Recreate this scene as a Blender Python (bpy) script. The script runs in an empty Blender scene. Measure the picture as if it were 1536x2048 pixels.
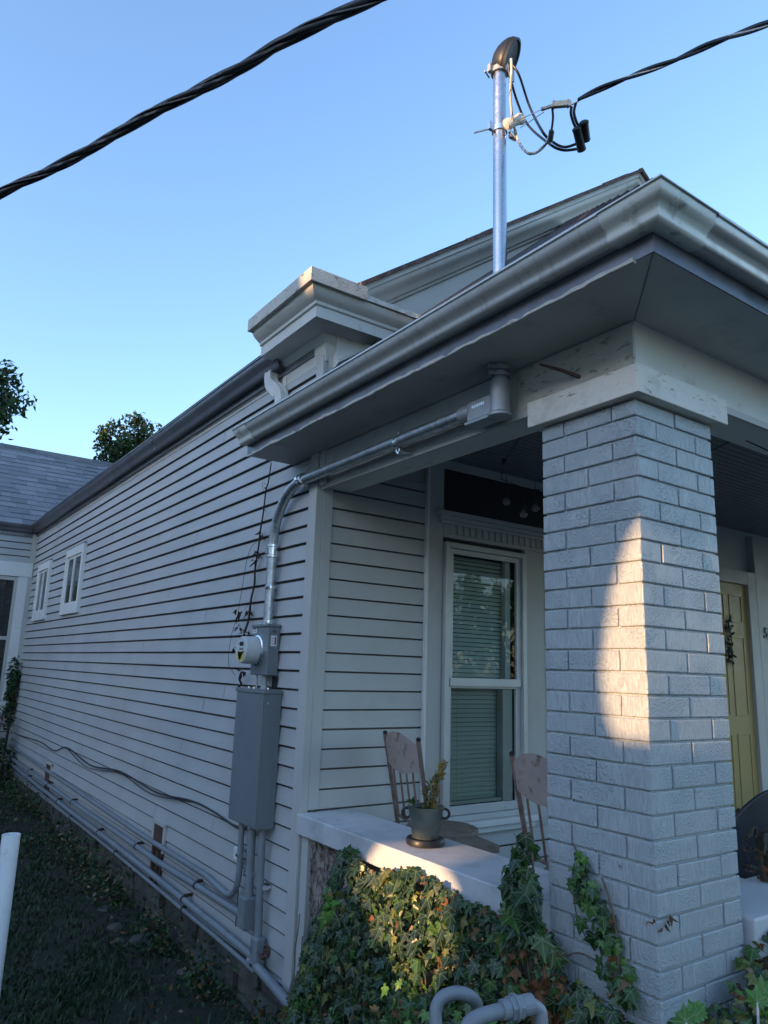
import bpy, bmesh, math, random
from mathutils import Vector, Matrix, noise
from mathutils.geometry import tessellate_polygon
R=math.radians; PI=math.pi; V=Vector
random.seed(7)
scene=bpy.context.scene; col=scene.collection

# ---------------------------------------------------------------- camera, sky, sun, exposure
CAM=V((0,0,1.6))
cd=bpy.data.cameras.new('camera'); cam=bpy.data.objects.new('camera',cd); col.objects.link(cam); scene.camera=cam
RW=Matrix(((0.81698572,0.14671222,0.55768258),(-0.57578116,0.1542316,0.80292507),(0.03178665,-0.97708144,0.21047915)))
right=RW.col[0].normalized(); back=-(RW.col[2]-RW.col[2].dot(right)*right).normalized(); up=back.cross(right)
cam.matrix_world=Matrix((( right.x,up.x,back.x,CAM.x),(right.y,up.y,back.y,CAM.y),(right.z,up.z,back.z,CAM.z),(0,0,0,1)))
cd.sensor_fit='HORIZONTAL'; cd.sensor_width=36; cd.lens=1470/1536*36; cd.clip_end=2000; cd.clip_start=.05
SUN_EL=R(8); SUN_A=R(1.8)          # sun low on the -X side, a little towards -Y
sd=V((-math.cos(SUN_EL)*math.cos(SUN_A),-math.cos(SUN_EL)*math.sin(SUN_A),math.sin(SUN_EL)))
world=bpy.data.worlds.new("World"); scene.world=world; world.use_nodes=True
wn=world.node_tree.nodes; wl=world.node_tree.links
bg=wn['Background']; sky=wn.new('ShaderNodeTexSky'); sky.sky_type='NISHITA'; sky.sun_disc=False
sky.sun_elevation=SUN_EL
sky.sun_rotation=math.atan2(sd.x,sd.y)
sky.air_density=1.0; sky.dust_density=1.0; sky.ozone_density=2.7; sky.altitude=100
tm=wn.new('ShaderNodeMix'); tm.data_type='RGBA'; tm.blend_type='MULTIPLY'; tm.inputs[0].default_value=1; tm.inputs[7].default_value=(1.055,.985,1.0,1)
wl.new(sky.outputs[0],tm.inputs[6]); wl.new(tm.outputs[2],bg.inputs[0]); bg.inputs[1].default_value=.15
sl=bpy.data.lights.new('sun','SUN'); so=bpy.data.objects.new('sun',sl); col.objects.link(so)
sl.energy=2.0; sl.angle=R(.45); sl.color=(1,.60,.30)
so.rotation_euler=sd.to_track_quat('Z','Y').to_euler(); so.location=(-6,-2,8)
scene.view_settings.view_transform='Standard'; scene.view_settings.look='None'
scene.view_settings.exposure=2.2; scene.view_settings.gamma=1

# ---------------------------------------------------------------- helpers
def link(o): col.objects.link(o); return o
def tag(o,label=None,cat=None,group=None,kind=None):
    if label:o['label']=label
    if cat:o['category']=cat
    if group:o['group']=group
    if kind:o['kind']=kind
    return o
def thing(name,label,cat,loc=(0,0,0),rz=0,group=None):
    o=link(bpy.data.objects.new(name,None)); o.location=loc; o.rotation_euler=(0,0,rz); o.empty_display_size=.1
    return tag(o,label,cat,group)
def woff(o):
    p=V((0,0,0))
    while o is not None: p=p+V(o.location); o=o.parent
    return p
def smooth_path(pts,n=6):
    pts=[V(p) for p in pts]; out=[]
    P=[pts[0]*2-pts[1]]+pts+[pts[-1]*2-pts[-2]]
    for i in range(1,len(P)-2):
        for k in range(n):
            t=k/n; a,b,c,d=P[i-1],P[i],P[i+1],P[i+2]
            out.append(.5*((2*b)+(c-a)*t+(2*a-5*b+4*c-d)*t*t+(3*b-a-3*c+d)*t**3))
    out.append(pts[-1]); return out
def bend_path(pts,r,n=7):
    """polyline with rounded bends of radius r"""
    pts=[V(p) for p in pts]; out=[pts[0]]
    for i in range(1,len(pts)-1):
        a,b,c=pts[i-1],pts[i],pts[i+1]; d1=(a-b).normalized(); d2=(c-b).normalized()
        ang=d1.angle(d2); L=min(r/math.tan(ang/2),(a-b).length*.49 if i>1 else (a-b).length*.95,(c-b).length*.95); 
        p1=b+d1*L; p2=b+d2*L
        for k in range(n+1):
            t=k/n; out.append((1-t)**2*p1+2*t*(1-t)*(b*.86+(p1+p2)*.07)+t*t*p2)
    out.append(pts[-1]); return out
class MB:
    def __init__(s): s.v=[];s.f=[];s.m=[];s.uv={};s.c={}
    def add(s,vs,fs,mi=0,M=None,c=None):
        n=len(s.v)
        s.v+= [tuple(M@V(v)) for v in vs] if M else [tuple(v) for v in vs]
        for f in fs:
            s.f.append(tuple(n+i for i in f)); s.m.append(mi)
            if c is not None: s.c[len(s.f)-1]=c
        return s
    def box(s,x0,x1,y0,y1,z0,z1,mi=0,M=None,c=None):
        vs=[(x,y,z) for x in(x0,x1) for y in(y0,y1) for z in(z0,z1)]
        return s.add(vs,[(0,1,3,2),(4,6,7,5),(0,4,5,1),(2,3,7,6),(0,2,6,4),(1,5,7,3)],mi,M,c)
    def tube(s,pts,r,n=10,mi=0,cap=True,closed=False,c=None):
        pts=[V(p) for p in pts]; N=len(pts); rs=r if isinstance(r,(list,tuple)) else [r]*N
        base=len(s.v); T=[]
        for i in range(N):
            a=pts[i-1] if (i>0 or closed) else pts[i]; b=pts[(i+1)%N] if (i<N-1 or closed) else pts[i]
            T.append((b-a).normalized())
        u=T[0].orthogonal().normalized()
        for i in range(N):
            u=(u-u.dot(T[i])*T[i]); u=u.normalized() if u.length>1e-6 else T[i].orthogonal().normalized()
            w=T[i].cross(u)
            for k in range(n):
                a=2*PI*k/n; s.v.append(tuple(pts[i]+(u*math.cos(a)+w*math.sin(a))*rs[i]))
        for i in range(N if closed else N-1):
            for k in range(n):
                a=base+i*n+k; b=base+i*n+(k+1)%n; j=(i+1)%N
                s.f.append((a,b,base+j*n+(k+1)%n,base+j*n+k)); s.m.append(mi)
                if c is not None: s.c[len(s.f)-1]=c
        if cap and not closed:
            s.f.append(tuple(base+k for k in range(n))[::-1]); s.m.append(mi)
            s.f.append(tuple(base+(N-1)*n+k for k in range(n))); s.m.append(mi)
        return s
    def lathe(s,prof,M=None,n=24,mi=0,cap=True):
        """prof [(r,z)..] round local z"""
        vs=[];fs=[]
        for r,z in prof:
            for k in range(n): a=2*PI*k/n; vs.append((r*math.cos(a),r*math.sin(a),z))
        for i in range(len(prof)-1):
            for k in range(n): fs.append((i*n+k,i*n+(k+1)%n,(i+1)*n+(k+1)%n,(i+1)*n+k))
        if cap:
            fs.append(tuple(range(n))[::-1]); fs.append(tuple((len(prof)-1)*n+k for k in range(n)))
        return s.add(vs,fs,mi,M)
    def sections(s,secs,mi=0,closed=True,cap=True):
        """join equal-length loops of points"""
        n=len(secs[0]); base=len(s.v)
        for q in secs: s.v+= [tuple(p) for p in q]
        for i in range(len(secs)-1):
            for k in range(n if closed else n-1):
                a=base+i*n+k; b=base+i*n+(k+1)%n
                s.f.append((a,b,b+n,a+n)); s.m.append(mi)
        if cap and closed:
            s.f.append(tuple(base+k for k in range(n))[::-1]); s.m.append(mi)
            s.f.append(tuple(base+(len(secs)-1)*n+k for k in range(n))); s.m.append(mi)
        return s
    def build(s,name,mat,parent=None,smooth=False,bevel=0,seg=2,recalc=True,autosmooth=None):
        off=woff(parent) if parent is not None else V((0,0,0))
        me=bpy.data.meshes.new(name); me.from_pydata([tuple(V(v)-off) for v in s.v],[],s.f)
        mats=mat if isinstance(mat,(list,tuple)) else [mat]
        for m in mats: me.materials.append(m)
        if len(mats)>1: me.polygons.foreach_set('material_index',s.m)
        if s.c:
            at=me.color_attributes.new('tint','FLOAT_COLOR','CORNER'); data=[]
            for p in me.polygons:
                c=s.c.get(p.index,(1,1,1))
                for _ in p.loop_indices: data+= [c[0],c[1],c[2],1]
            at.data.foreach_set('color',data)
        if s.uv:
            ul=me.uv_layers.new(name='uv')
            for p in me.polygons:
                q=s.uv.get(p.index)
                if q:
                    for li,w in zip(p.loop_indices,q): ul.data[li].uv=w
        if recalc:
            bm=bmesh.new(); bm.from_mesh(me); bmesh.ops.recalc_face_normals(bm,faces=bm.faces); bm.to_mesh(me); bm.free()
        if smooth:
            me.polygons.foreach_set('use_smooth',[True]*len(me.polygons))
            if autosmooth is not False: me.set_sharp_from_angle(angle=R(autosmooth or 40))
        o=link(bpy.data.objects.new(name,me)); o.parent=parent
        if bevel:
            b=o.modifiers.new('bevel','BEVEL'); b.width=bevel; b.segments=seg; b.limit_method='ANGLE'; b.angle_limit=R(40); b.harden_normals=False
        return o

# ---------------------------------------------------------------- materials
def newmat(name):
    m=bpy.data.materials.new(name); m.use_nodes=True; nt=m.node_tree; return m,nt,nt.nodes['Principled BSDF']
def mixc(nt,f,a,b,mode='MIX'):
    n=nt.nodes.new('ShaderNodeMix'); n.data_type='RGBA'; n.blend_type=mode
    if isinstance(f,(int,float)): n.inputs[0].default_value=f
    else: nt.links.new(f,n.inputs[0])
    for i,x in ((6,a),(7,b)):
        if isinstance(x,(tuple,list)): n.inputs[i].default_value=(*x[:3],1)
        else: nt.links.new(x,n.inputs[i])
    return n.outputs[2]
def nz(nt,scale,detail=4,rough=.55,vec=None,stretch=None):
    tc=nt.nodes.new('ShaderNodeTexCoord'); o=tc.outputs['Object']
    if stretch:
        mp=nt.nodes.new('ShaderNodeMapping'); mp.inputs['Scale'].default_value=stretch; nt.links.new(o,mp.inputs[0]); o=mp.outputs[0]
    n=nt.nodes.new('ShaderNodeTexNoise'); n.inputs['Scale'].default_value=scale; n.inputs['Detail'].default_value=detail; n.inputs['Roughness'].default_value=rough
    nt.links.new(o,n.inputs['Vector']); return n.outputs[0]
def ramp(nt,x,a,b,lo=0,hi=1):
    n=nt.nodes.new('ShaderNodeMapRange'); nt.links.new(x,n.inputs[0])
    for i,v in enumerate((a,b,lo,hi)): n.inputs[1+i].default_value=v
    n.clamp=True; return n.outputs[0]
def bump(nt,bs,h,dist=.002,strength=1,prev=None):
    n=nt.nodes.new('ShaderNodeBump'); n.inputs['Distance'].default_value=dist; n.inputs['Strength'].default_value=strength
    nt.links.new(h,n.inputs['Height'])
    if prev: nt.links.new(prev,n.inputs['Normal'])
    nt.links.new(n.outputs[0],bs.inputs['Normal']); return n.outputs[0]
def pm(name,base,rough=.5,metal=0,var=.08,vscale=3,dirt=None,dirtlo=.55,dirthi=.75,dscale=6,dstretch=None,bscale=60,bdist=.0006,dirt2=None,coat=0,spec=.5):
    m,nt,bs=newmat(name)
    n=nz(nt,vscale,5); lo=tuple(max(0,c*(1-var)) for c in base); hi=tuple(min(1,c*(1+var)) for c in base)
    c=mixc(nt,ramp(nt,n,.3,.7),lo,hi)
    if dirt:
        d=nz(nt,dscale,6,.65,stretch=dstretch); c=mixc(nt,ramp(nt,d,dirtlo,dirthi,0,.85),c,dirt)
    if dirt2:
        d=nz(nt,dirt2[1],5,.7,stretch=dirt2[4] if len(dirt2)>4 else None); c=mixc(nt,ramp(nt,d,dirt2[2],dirt2[3],0,1),c,dirt2[0])
    nt.links.new(c,bs.inputs['Base Color'])
    bs.inputs['Metallic'].default_value=metal; bs.inputs['Specular IOR Level'].default_value=spec
    r=nz(nt,vscale*4,4); nt.links.new(ramp(nt,r,.3,.7,max(0,rough-.08),min(1,rough+.1)),bs.inputs['Roughness'])
    if coat: bs.inputs['Coat Weight'].default_value=coat
    if bdist: bump(nt,bs,nz(nt,bscale,4),bdist)
    return m
M={}
M['siding']=pm('aged_siding_paint',(.41,.415,.41),.5,var=.08,vscale=2,dirt=(.33,.31,.28),dirtlo=.52,dirthi=.86,dscale=1.6,dstretch=(1,.35,2.2),bscale=25,bdist=.0008,dirt2=((.2,.19,.17),9,.70,.80,(1,1,.4)))
M['siding_front']=pm('porch_siding_paint',(.455,.45,.425),.5,var=.05,vscale=2,dirt=(.32,.30,.27),dirtlo=.56,dirthi=.86,dscale=1.6,bscale=25,bdist=.0008)
M['trim']=pm('cream_trim_paint',(.61,.605,.565),.5,var=.06,vscale=4,dirt=(.30,.27,.22),dirtlo=.60,dirthi=.8,dscale=7,dstretch=(1,.6,1.5),bscale=70,bdist=.0012)
M['white']=pm('white_window_paint',(.68,.68,.66),.45,var=.05,vscale=5,dirt=(.45,.43,.38),dirtlo=.58,dirthi=.8,dscale=9)
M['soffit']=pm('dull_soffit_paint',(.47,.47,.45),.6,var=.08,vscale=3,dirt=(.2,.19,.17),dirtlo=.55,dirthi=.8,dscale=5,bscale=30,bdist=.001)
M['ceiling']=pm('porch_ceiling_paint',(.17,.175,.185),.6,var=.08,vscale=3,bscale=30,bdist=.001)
M['pipe']=pm('grey_painted_pipe',(.20,.22,.235),.45,var=.12,vscale=6,dirt=(.12,.10,.08),dirtlo=.6,dirthi=.75,dscale=14,bscale=90,bdist=.0006)
M['galv']=pm('galvanised_steel',(.50,.53,.55),.38,metal=.9,var=.22,vscale=22,dirt=(.30,.31,.32),dirtlo=.5,dirthi=.7,dscale=45,bscale=60,bdist=.0003)
M['zinc']=pm('bright_zinc',(.75,.77,.78),.25,metal=1,var=.1,vscale=20)
M['castal']=pm('cast_aluminium',(.36,.38,.40),.5,metal=.4,var=.08,vscale=20,bscale=200,bdist=.0003)
M['box']=pm('grey_enamel_box',(.165,.185,.195),.42,var=.06,vscale=5,bscale=120,bdist=.0002,dirt=(.12,.11,.10),dirtlo=.66,dirthi=.8,dscale=12)
M['black']=pm('black_plastic',(.012,.012,.014),.45,var=.2,vscale=10)
M['rubber']=pm('black_cable_rubber',(.018,.018,.02),.45,var=.3,vscale=20,bscale=60,bdist=.0005)
M['alwire']=pm('bare_aluminium_wire',(.42,.38,.35),.45,metal=.8,var=.2,vscale=30)
M['rust']=pm('rusty_iron',(.075,.04,.028),.8,var=.4,vscale=20,bscale=80,bdist=.001)
M['porcelain']=pm('dirty_porcelain',(.62,.58,.50),.3,var=.1,vscale=10,dirt=(.2,.15,.1),dirtlo=.6,dirthi=.75,dscale=30)
M['meter']=pm('meter_plastic',(.55,.57,.56),.3,var=.05,vscale=8,dirt=(.35,.34,.3),dirtlo=.58,dirthi=.8,dscale=14)
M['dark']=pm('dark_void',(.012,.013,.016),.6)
M['panel']=pm('dark_transom_board',(.02,.019,.022),.4,var=.2)
M['roofdark']=pm('dark_asphalt_shingle',(.028,.026,.028),.9,var=.35,vscale=40,bscale=200,bdist=.002)
M['roofedge']=pm('brown_shingle_edge',(.11,.075,.06),.9,var=.5,vscale=18,bscale=120,bdist=.003)
M['yellow']=pm('yellow_door_paint',(.34,.25,.085),.45,var=.06,vscale=4)
M['wood']=pm('weathered_wood',(.20,.16,.12),.7,var=.3,vscale=9,dirt=(.08,.06,.05),dirtlo=.5,dirthi=.7,dscale=20,dstretch=(1,8,1))
M['chair']=pm('worn_mauve_chair_paint',(.34,.275,.245),.5,var=.12,vscale=8,dirt=(.13,.07,.045),dirtlo=.54,dirthi=.68,dscale=16,bscale=80)
M['chairrust']=pm('rusty_chair_tube',(.17,.11,.09),.6,var=.3,vscale=16,dirt=(.09,.045,.03),dirtlo=.5,dirthi=.66,dscale=22,bscale=80)
M['bucket']=pm('galvanised_bucket',(.15,.185,.165),.42,metal=.55,var=.2,vscale=14,bscale=80)
M['darkchair']=pm('dark_grey_plastic',(.035,.04,.048),.4)
M['pvc']=pm('white_pvc',(.72,.74,.76),.3,var=.04,vscale=6,dirt=(.35,.33,.3),dirtlo=.62,dirthi=.75,dscale=14)
M['stone']=pm('foundation_stone',(.085,.08,.07),.9,var=.5,vscale=5,dirt=(.05,.055,.04),dirtlo=.45,dirthi=.65,dscale=8,bscale=20,bdist=.015)
M['stucco']=pm('old_stucco',(.30,.26,.22),.9,var=.25,vscale=8,dirt=(.12,.07,.05),dirtlo=.5,dirthi=.62,dscale=28,bscale=40,bdist=.008)
M['bark']=pm('bark',(.07,.055,.04),.9,var=.4,vscale=12,bscale=30,bdist=.01)
M['stem']=pm('ivy_stem',(.14,.10,.07),.8,var=.3,vscale=30)
M['drystem']=pm('dead_vine_stem',(.035,.025,.02),.8,var=.3,vscale=30)
M['label_w']=pm('white_label',(.72,.72,.74),.4,bdist=0)
M['label_r']=pm('red_label',(.30,.02,.025),.4,bdist=0)
M['label_y']=pm('yellow_label',(.60,.50,.08),.4,bdist=0)
M['blind']=pm('blind_slats',(.68,.74,.70),.5,var=.04)
M['blocker']=pm('blocker_paint',(.55,.53,.5),.7)  # pale paint of the unseen sheets added to block the sun
M['bulb']=pm('frosted_bulb',(.16,.155,.15),.15)
M['coping']=pm('coping_paint',(.50,.51,.52),.55,var=.07,vscale=3,dirt=(.27,.28,.29),dirtlo=.5,dirthi=.78,dscale=5,bscale=60,bdist=.001,dirt2=((.16,.15,.14),30,.70,.76))
M['gutter']=pm('gutter_enamel',(.55,.55,.53),.36,metal=.35,var=.07,vscale=3,dirt=(.23,.22,.205),dirtlo=.52,dirthi=.85,dscale=3,dstretch=(5,14,.8),bscale=25,bdist=.0005)
M['gutter_end']=pm('mottled_gutter_corner',(.66,.68,.63),.45,metal=.1,var=.06,vscale=6,dirt=(.12,.12,.11),dirtlo=.56,dirthi=.72,dscale=13,bscale=60,bdist=.0006,dirt2=((.06,.06,.06),60,.68,.74))
M['gutter_dark']=pm('weathered_dark_gutter',(.15,.15,.165),.36,metal=.5,var=.15,vscale=3,dirt=(.06,.06,.065),dirtlo=.5,dirthi=.8,dscale=4,bscale=20,bdist=.001)
M['wing']=M['siding']
M['storm']=pm('dull_aluminium_frame',(.50,.51,.50),.4,metal=.2,var=.06,vscale=6,dirt=(.3,.29,.27),dirtlo=.6,dirthi=.8,dscale=10)
M['peel']=pm('peeling_trim_paint',(.50,.48,.42),.6,var=.1,vscale=6,dirt=(.17,.13,.10),dirtlo=.57,dirthi=.66,dscale=20,dstretch=(1,.7,2),bscale=90,bdist=.005)
M['capwood']=pm('cracked_cap_paint',(.68,.64,.56),.5,var=.05,vscale=4,dirt=(.42,.37,.29),dirtlo=.52,dirthi=.78,dscale=7,bscale=70,bdist=.0015,dirt2=((.22,.17,.12),18,.61,.655,(1,.45,4)))
M['galv_mast']=pm('new_galvanised_tube',(.46,.49,.52),.3,metal=.95,var=.06,vscale=12,dirt=(.42,.43,.44),dirtlo=.6,dirthi=.8,dscale=30,dstretch=(1,1,.2),bscale=60,bdist=.0002)
M['seam_lapshade']=pm('dark_joint_lap_shade',(.17,.165,.155),.8,var=.3,vscale=5)  # dark board joints; also shade painted on lap undersides and grooves
def brickmat():
    m,nt,bs=newmat('painted_brick')
    c=mixc(nt,ramp(nt,nz(nt,5,5),.3,.7),(.345,.38,.39),(.415,.445,.45))
    c=mixc(nt,ramp(nt,nz(nt,14,6,.7),.66,.78,0,.8),c,(.20,.18,.17))
    c=mixc(nt,ramp(nt,nz(nt,40,5,.7),.69,.75,0,.7),c,(.5,.54,.57))
    nt.links.new(c,bs.inputs['Base Color']); bs.inputs['Roughness'].default_value=.42; bs.inputs['Specular IOR Level'].default_value=.45
    n=nz(nt,125,3,.55); w=nz(nt,1,3,.6,stretch=(150,150,26))
    reg=ramp(nt,nz(nt,5,2),.46,.54)
    a=nt.nodes.new('ShaderNodeMix'); a.data_type='FLOAT'; nt.links.new(reg,a.inputs[0])
    nt.links.new(ramp(nt,n,.48,.66),a.inputs[2]); nt.links.new(ramp(nt,w,.46,.64),a.inputs[3])
    bump(nt,bs,a.outputs[0],.0028,.9)
    return m
M['brick']=brickmat()
def leafmat(name,veins=True,trans=.25,rough=.32,vein=(.30,.38,.22)):
    m,nt,bs=newmat(name)
    at=nt.nodes.new('ShaderNodeAttribute'); at.attribute_name='tint'; c=at.outputs['Color']
    c=mixc(nt,ramp(nt,nz(nt,60,3),.3,.7,0,.35),c,(.02,.03,.012))
    if veins:
        uv=nt.nodes.new('ShaderNodeUVMap'); sp=nt.nodes.new('ShaderNodeSeparateXYZ'); nt.links.new(uv.outputs[0],sp.inputs[0])
        def ma(op,a,b=None):
            n=nt.nodes.new('ShaderNodeMath'); n.operation=op
            for i,x in enumerate((a,b)):
                if x is None: continue
                if isinstance(x,(int,float)): n.inputs[i].default_value=x
                else: nt.links.new(x,n.inputs[i])
            return n.outputs[0]
        au=ma('ABSOLUTE',sp.outputs[0]); v=ma('SUBTRACT',sp.outputs[1],.1)
        d1=au; d2=ma('DIVIDE',ma('ABSOLUTE',ma('SUBTRACT',ma('MULTIPLY',au,.35),ma('MULTIPLY',v,.55))),.65)
        d3=ma('DIVIDE',ma('ABSOLUTE',ma('ADD',ma('MULTIPLY',au,.15),ma('MULTIPLY',v,.42))),.446)
        d=ma('MINIMUM',d1,ma('MINIMUM',d2,d3))
        c=mixc(nt,ramp(nt,d,.028,.008,0,.42),c,vein)
    nt.links.new(c,bs.inputs['Base Color']); bs.inputs['Roughness'].default_value=rough; bs.inputs['Specular IOR Level'].default_value=.4
    tr=nt.nodes.new('ShaderNodeBsdfTranslucent'); nt.links.new(c,tr.inputs[0]); mx=nt.nodes.new('ShaderNodeMixShader'); mx.inputs[0].default_value=trans
    out=nt.nodes['Material Output']; nt.links.new(bs.outputs[0],mx.inputs[1]); nt.links.new(tr.outputs[0],mx.inputs[2]); nt.links.new(mx.outputs[0],out.inputs[0])
    return m
M['ivy']=leafmat('ivy_leaf'); M['leaf']=leafmat('tree_leaf',False,.3,.5); M['dry']=leafmat('dry_leaf',False,.15,.7)
M['grass']=leafmat('grass_blade',False,.2,.6)
def glassmat(name,tint=(.85,.95,.95),rough=.0):
    m,nt,bs=newmat(name); nt.nodes.remove(bs)
    t=nt.nodes.new('ShaderNodeBsdfTransparent'); t.inputs[0].default_value=(*tint,1)
    g=nt.nodes.new('ShaderNodeBsdfGlossy'); g.inputs['Roughness'].default_value=rough
    fr=nt.nodes.new('ShaderNodeFresnel'); fr.inputs[0].default_value=1.5
    # double-surface pane: about twice the single-surface reflection
    mm=nt.nodes.new('ShaderNodeMath'); mm.operation='MULTIPLY'; mm.inputs[1].default_value=1.15; mm.use_clamp=True; nt.links.new(fr.outputs[0],mm.inputs[0])
    mx=nt.nodes.new('ShaderNodeMixShader'); nt.links.new(mm.outputs[0],mx.inputs[0]); nt.links.new(t.outputs[0],mx.inputs[1]); nt.links.new(g.outputs[0],mx.inputs[2])
    nt.links.new(mx.outputs[0],nt.nodes['Material Output'].inputs[0]); return m
M['glass']=glassmat('window_glass')
M['glassdirty']=glassmat('dusty_window_glass',(.72,.78,.74),.02)
def shinglemat(name,a,b):
    m,nt,bs=newmat(name); at=nt.nodes.new('ShaderNodeAttribute'); at.attribute_name='tint'
    sp=nt.nodes.new('ShaderNodeSeparateColor'); nt.links.new(at.outputs['Color'],sp.inputs[0])
    c=mixc(nt,sp.outputs[0],a,b); c=mixc(nt,ramp(nt,nz(nt,70,3,.8),.35,.65,0,.5),c,tuple(x*.5 for x in a))
    nt.links.new(c,bs.inputs['Base Color']); bs.inputs['Roughness'].default_value=.9; bump(nt,bs,nz(nt,180,2),.003); return m
M['shingle']=shinglemat('grey_asphalt_shingle',(.16,.175,.19),(.28,.295,.315))
def soilmat():
    m,nt,bs=newmat('lawn_soil'); c=mixc(nt,ramp(nt,nz(nt,4,6,.7),.4,.62),(.012,.024,.010),(.035,.034,.022))
    nt.links.new(c,bs.inputs['Base Color']); bs.inputs['Roughness'].default_value=1; bump(nt,bs,nz(nt,30,6,.7),.03); return m
M['soil']=soilmat()
M['road']=pm('asphalt',(.12,.12,.12),.9,bscale=100,bdist=.003)

# ---------------------------------------------------------------- ground
def gz(x,y): return -.22+.018*max(0,y-3.5)-.02*min(0,x)*0
ZG=gz
def ground():
    b=MB(); xs=[-400,-60,-20,-8]+[-6+.25*i for i in range(36)]+[4,8,20,60,400]; ys=[-400,-60,-20,-9,-4,-1]+[-.5+.25*i for i in range(54)]+[14,18,30,80,400]
    n=len(ys)
    for x in xs:
        for y in ys: b.v.append((x,y,gz(x,min(y,14))+(.03*noise.noise(V((x*1.3,y*1.3,0))) if -6<=x<=3 and -1<y<13 else 0)))
    for i in range(len(xs)-1):
        for j in range(n-1): a=i*n+j; b.f.append((a,a+n,a+n+1,a+1)); b.m.append(0)
    o=b.build('ground',M['soil'],smooth=True,recalc=False); o['kind']='structure'
ground()
b=MB(); b.box(-60,60,-4.5,-2.6,-.3,-.16); o=b.build('pavement',pm('concrete',(.36,.35,.33),.9)); o['kind']='structure'
b=MB(); b.box(-60,60,-12,-6,-.3,-.2); o=b.build('road',M['road']); o['kind']='structure'

# leaf shapes
def ivy_leaf(mb,P,nrm,upv,size,tint,curl=.15,droop=0):
    """ivy leaf: base at P, blade pointing along -upv (hanging), facing nrm"""
    nrm=nrm.normalized(); d=(upv-upv.dot(nrm)*nrm).normalized(); s=d.cross(nrm)
    pts=[(0,.16),(0,-.02),(.22,-.16),(.43,-.06),(.33,.16),(.56,.44),(.25,.50),(0,1.0),(-.25,.50),(-.56,.44),(-.33,.16),(-.43,-.06),(-.22,-.16)]
    base=len(mb.v)
    for (u,v) in pts:
        h=-curl*abs(u)*1.2-curl*max(0,v-.3)**2
        if u==0: h+=.02
        mb.v.append(tuple(P+(s*u+d*v)*size+nrm*h*size))
    n=len(pts)
    for i in range(1,n):
        j=i+1 if i<n-1 else 1
        f=(base,base+i,base+j); mb.f.append(f); mb.m.append(0); k=len(mb.f)-1
        mb.c[k]=tint; mb.uv[k]=(pts[0],pts[i],pts[j])
def simple_leaf(mb,P,nrm,d,L,W,tint,bend=.2):
    nrm=nrm.normalized(); d=(d-d.dot(nrm)*nrm).normalized(); s=d.cross(nrm)
    pts=[P,P+d*L*.45+s*W*.5-nrm*bend*L*.1,P+d*L-nrm*bend*L,P+d*L*.45-s*W*.5-nrm*bend*L*.1]
    base=len(mb.v); mb.v+=[tuple(p) for p in pts]
    for f in ((0,1,2),(0,2,3)): mb.f.append(tuple(base+i for i in f)); mb.m.append(0); mb.c[len(mb.f)-1]=tint
def rnd3(): return V((random.gauss(0,1),random.gauss(0,1),random.gauss(0,1)))
def green(kind='dark'):
    k=random.uniform(.7,1.3)
    if kind=='dark': c=(.018,.048,.018)
    elif kind=='mid': c=(.045,.11,.022)
    elif kind=='bright': c=(.10,.24,.03)
    elif kind=='yellow': c=(.17,.17,.03)
    elif kind=='gold': c=(.42,.34,.07)
    elif kind=='brown': c=(.20,.085,.03)
    elif kind=='tan': c=(.33,.22,.12)
    else: c=(.05,.09,.03)
    return tuple(x*k*random.uniform(.9,1.1) for x in c)
def grass():
    b=MB()
    for i in range(90000):
        y=random.uniform(1.2,1.2+random.random()*11.5); x=random.uniform(-2.5,1.96)
        if x<-.3-.0*y and y<2.5: continue
        if x>1.75-.35*noise.noise(V((y*1.4,0,3)))-.12 and random.random()<.75: continue
        if noise.noise(V((x*1.1,y*1.1,5)))<-.4 and random.random()<.7: continue
        z=gz(x,y)+.03*noise.noise(V((x*1.3,y*1.3,0)))
        h=random.uniform(.02,.05)*(1+.5*noise.noise(V((x*2,y*2,9)))); a=random.uniform(0,2*PI); w=random.uniform(.003,.006)*(1+y*.12)
        d=V((math.cos(a),math.sin(a),0)); s=V((-d.y,d.x,0)); P=V((x,y,z-.005)); t=random.uniform(.2,1.0)
        k=random.uniform(.6,1.3); c=(.030*k,.060*k,.020*k) if random.random()<.9 else (.07*k,.06*k,.03*k)
        n=len(b.v); b.v+=[tuple(P-s*w),tuple(P+s*w),tuple(P+d*h*t*.5+V((0,0,h*.75))+s*w*.6),tuple(P+d*h*t*.5+V((0,0,h*.75))-s*w*.6),tuple(P+d*h*t*1.1+V((0,0,h)))]
        for f in ((0,1,2,3),(3,2,4)): b.f.append(tuple(n+q for q in f)); b.m.append(0); b.c[len(b.f)-1]=c
    tag(b.build('lawn_grass',M['grass'],recalc=False),'short dark green lawn grass in the shaded side yard','grass',kind='stuff')
grass()

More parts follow.
